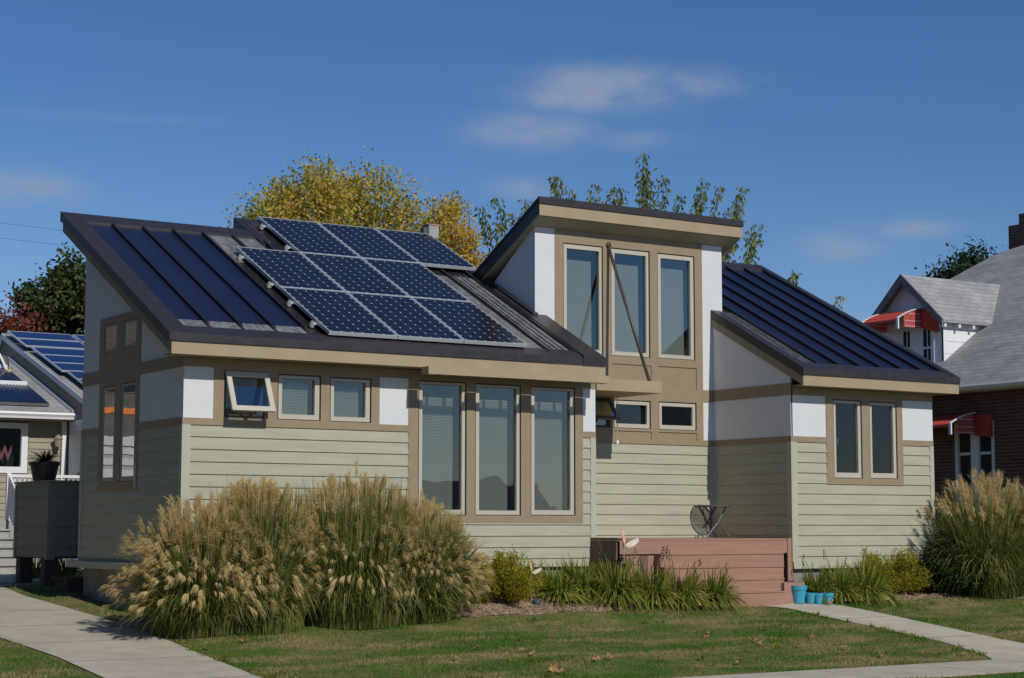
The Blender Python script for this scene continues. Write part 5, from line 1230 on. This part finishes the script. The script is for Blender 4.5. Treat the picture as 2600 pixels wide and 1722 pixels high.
tree('sky_block_tree', -20, -8, (-20, -8, 3.4), (5., 5., 6.2), .6, 110, 26000, .36, 'oak', 'third added tree out of view, nearest the street, dimming the left wall', zb=-3.6, csig=1., shoots=6, trunk_r=.3)
WG = 'power lines above the left roofs'
for (za_, zb2, lab) in ((13.30, 12.75, 'upper thin power line in the sky at the left'), (12.55, 12.0, 'lower thin power line in the sky at the left')):
    b = MB(); b.tube([(-30, 60, za_+1.4), (0, 60, za_+.35), (14.6, 60, za_-.09), (22, 60, zb2+.22), (60, 60, zb2-.4)], .009, 5); tag(b.build('power_line', M['wire']), lab, 'cable', WG)

# ================================================================== SKY, SUN, CAMERA
SUN_EL, SUN_X = 38., .05
sdir = Vector((SUN_X, -1, 0)).normalized()*math.cos(R(SUN_EL)); sdir.z = math.sin(R(SUN_EL))
su = bpy.data.lights.new('sun', 'SUN'); su.energy = 3.1; su.angle = R(.53); su.color = (1, .955, .88)
so = bpy.data.objects.new('sun', su); col.objects.link(so); so.rotation_euler = sdir.to_track_quat('Z', 'Y').to_euler(); so.location = (0, -30, 40)
C0 = Vector((-10.9363, -26.849, -1.599+ZO)); yw, pt, rl_ = R(32.6003), R(5.9561), R(.0574)
Fv = Vector((math.sin(yw)*math.cos(pt), math.cos(yw)*math.cos(pt), math.sin(pt))); Rv = Vector((math.cos(yw), -math.sin(yw), 0)); Uv = Rv.cross(Fv)
R2 = Rv*math.cos(rl_)+Uv*math.sin(rl_); U2 = -Rv*math.sin(rl_)+Uv*math.cos(rl_)
cam = bpy.data.cameras.new('camera'); cam.sensor_width = 36; cam.lens = 36*4531.12/2600; cam.clip_end = 2000; cam.clip_start = .5
co = bpy.data.objects.new('camera', cam); col.objects.link(co)
co.matrix_world = Matrix(((R2.x, U2.x, -Fv.x, C0.x), (R2.y, U2.y, -Fv.y, C0.y), (R2.z, U2.z, -Fv.z, C0.z), (0, 0, 0, 1)))
sc.camera = co
w = bpy.data.worlds.new('World'); sc.world = w; w.use_nodes = True
nt = w.node_tree; bg = nt.nodes['Background']; STR = .063
sky = nd(nt, 'ShaderNodeTexSky', sky_type='NISHITA'); sky.sun_disc = False; sky.sun_elevation = R(SUN_EL); sky.sun_rotation = math.atan2(sdir.x, sdir.y)
sky.air_density = 1.0; sky.dust_density = .05; sky.ozone_density = 4.0; sky.altitude = 200
hs = nd(nt, 'ShaderNodeHueSaturation'); hs.inputs['Saturation'].default_value = 1.22; hs.inputs['Value'].default_value = 1.
nt.links.new(sky.outputs[0], hs.inputs['Color'])
tint = nd(nt, 'ShaderNodeMix', data_type='RGBA', blend_type='MULTIPLY'); tint.inputs[0].default_value = 1; tint.inputs[7].default_value = (1.10, 1.06, 1.22, 1); nt.links.new(hs.outputs[0], tint.inputs[6])
tcw = nd(nt, 'ShaderNodeTexCoord')
def mth(op, a, b=None, c=None):
    n = nd(nt, 'ShaderNodeMath', operation=op)
    for k, v in enumerate((a, b, c)):
        if v is None: continue
        if isinstance(v, (int, float)): n.inputs[k].default_value = v
        else: nt.links.new(v, n.inputs[k])
    return n.outputs[0]
def dotn(v):
    n = nd(nt, 'ShaderNodeVectorMath', operation='DOT_PRODUCT'); n.inputs[1].default_value = v; nt.links.new(tcw.outputs['Generated'], n.inputs[0]); return n.outputs['Value']
# clouds: azimuth right of north (deg), elevation (deg), half width, half height (deg), density
clouds = [(35.6, 13.9, 1.9, .50, .85), (34.0, 13.8, .7, .42, .75), (38.6, 14.0, 1.3, .35, .55), (33.2, 12.6, 1.5, .42, .7), (17.2, 10.3, 1.3, .45, .6), (33.0, 10.8, .9, .28, .4), (43.2, 8.8, .9, .36, .55), (45.2, 9.25, 1.3, .25, .4), (20.0, 12.7, 2.4, .14, .12), (36.5, 12.3, 1.3, .25, .28)]
tot = None
for (az, el, hw, hh, den) in clouds:
    a, e = R(az), R(el); c = Vector((math.sin(a)*math.cos(e), math.cos(a)*math.cos(e), math.sin(e))); r = Vector((math.cos(a), -math.sin(a), 0)); u = r.cross(c)
    dc = mth('MAXIMUM', dotn(c), .01); x_ = mth('DIVIDE', dotn(r), mth('MULTIPLY', dc, math.tan(R(hw)))); y_ = mth('DIVIDE', dotn(u), mth('MULTIPLY', dc, math.tan(R(hh))))
    q = mth('ADD', mth('MULTIPLY', x_, x_), mth('MULTIPLY', y_, y_))
    g_ = mth('MULTIPLY', mth('POWER', 2.718, mth('MULTIPLY', q, -.7)), den*1.5)
    tot = g_ if tot is None else mth('MAXIMUM', tot, g_)
mp = nd(nt, 'ShaderNodeMapping'); mp.inputs['Scale'].default_value = (1, 1, 2.2); nt.links.new(tcw.outputs['Generated'], mp.inputs[0])
nz = nd(nt, 'ShaderNodeTexNoise', i_Scale=22., i_Detail=10., i_Roughness=.56); nt.links.new(mp.outputs[0], nz.inputs['Vector'])
cm = mth('MULTIPLY', tot, mth('MULTIPLY_ADD', nz.outputs[0], 3.0, -.85))
cm = mth('MULTIPLY', mth('TANH', mth('MAXIMUM', mth('MULTIPLY', cm, 1.35), 0.)), .9)
mixc = nd(nt, 'ShaderNodeMix', data_type='RGBA'); nt.links.new(cm, mixc.inputs[0]); nt.links.new(tint.outputs[2], mixc.inputs[6]); mixc.inputs[7].default_value = (.28/STR, .335/STR, .455/STR, 1)
nt.links.new(mixc.outputs[2], bg.inputs['Color']); bg.inputs['Strength'].default_value = STR
vs = sc.view_settings; vs.view_transform = 'Standard'; vs.look = 'None'; vs.exposure = 0; vs.gamma = 1; vs.use_curve_mapping = False
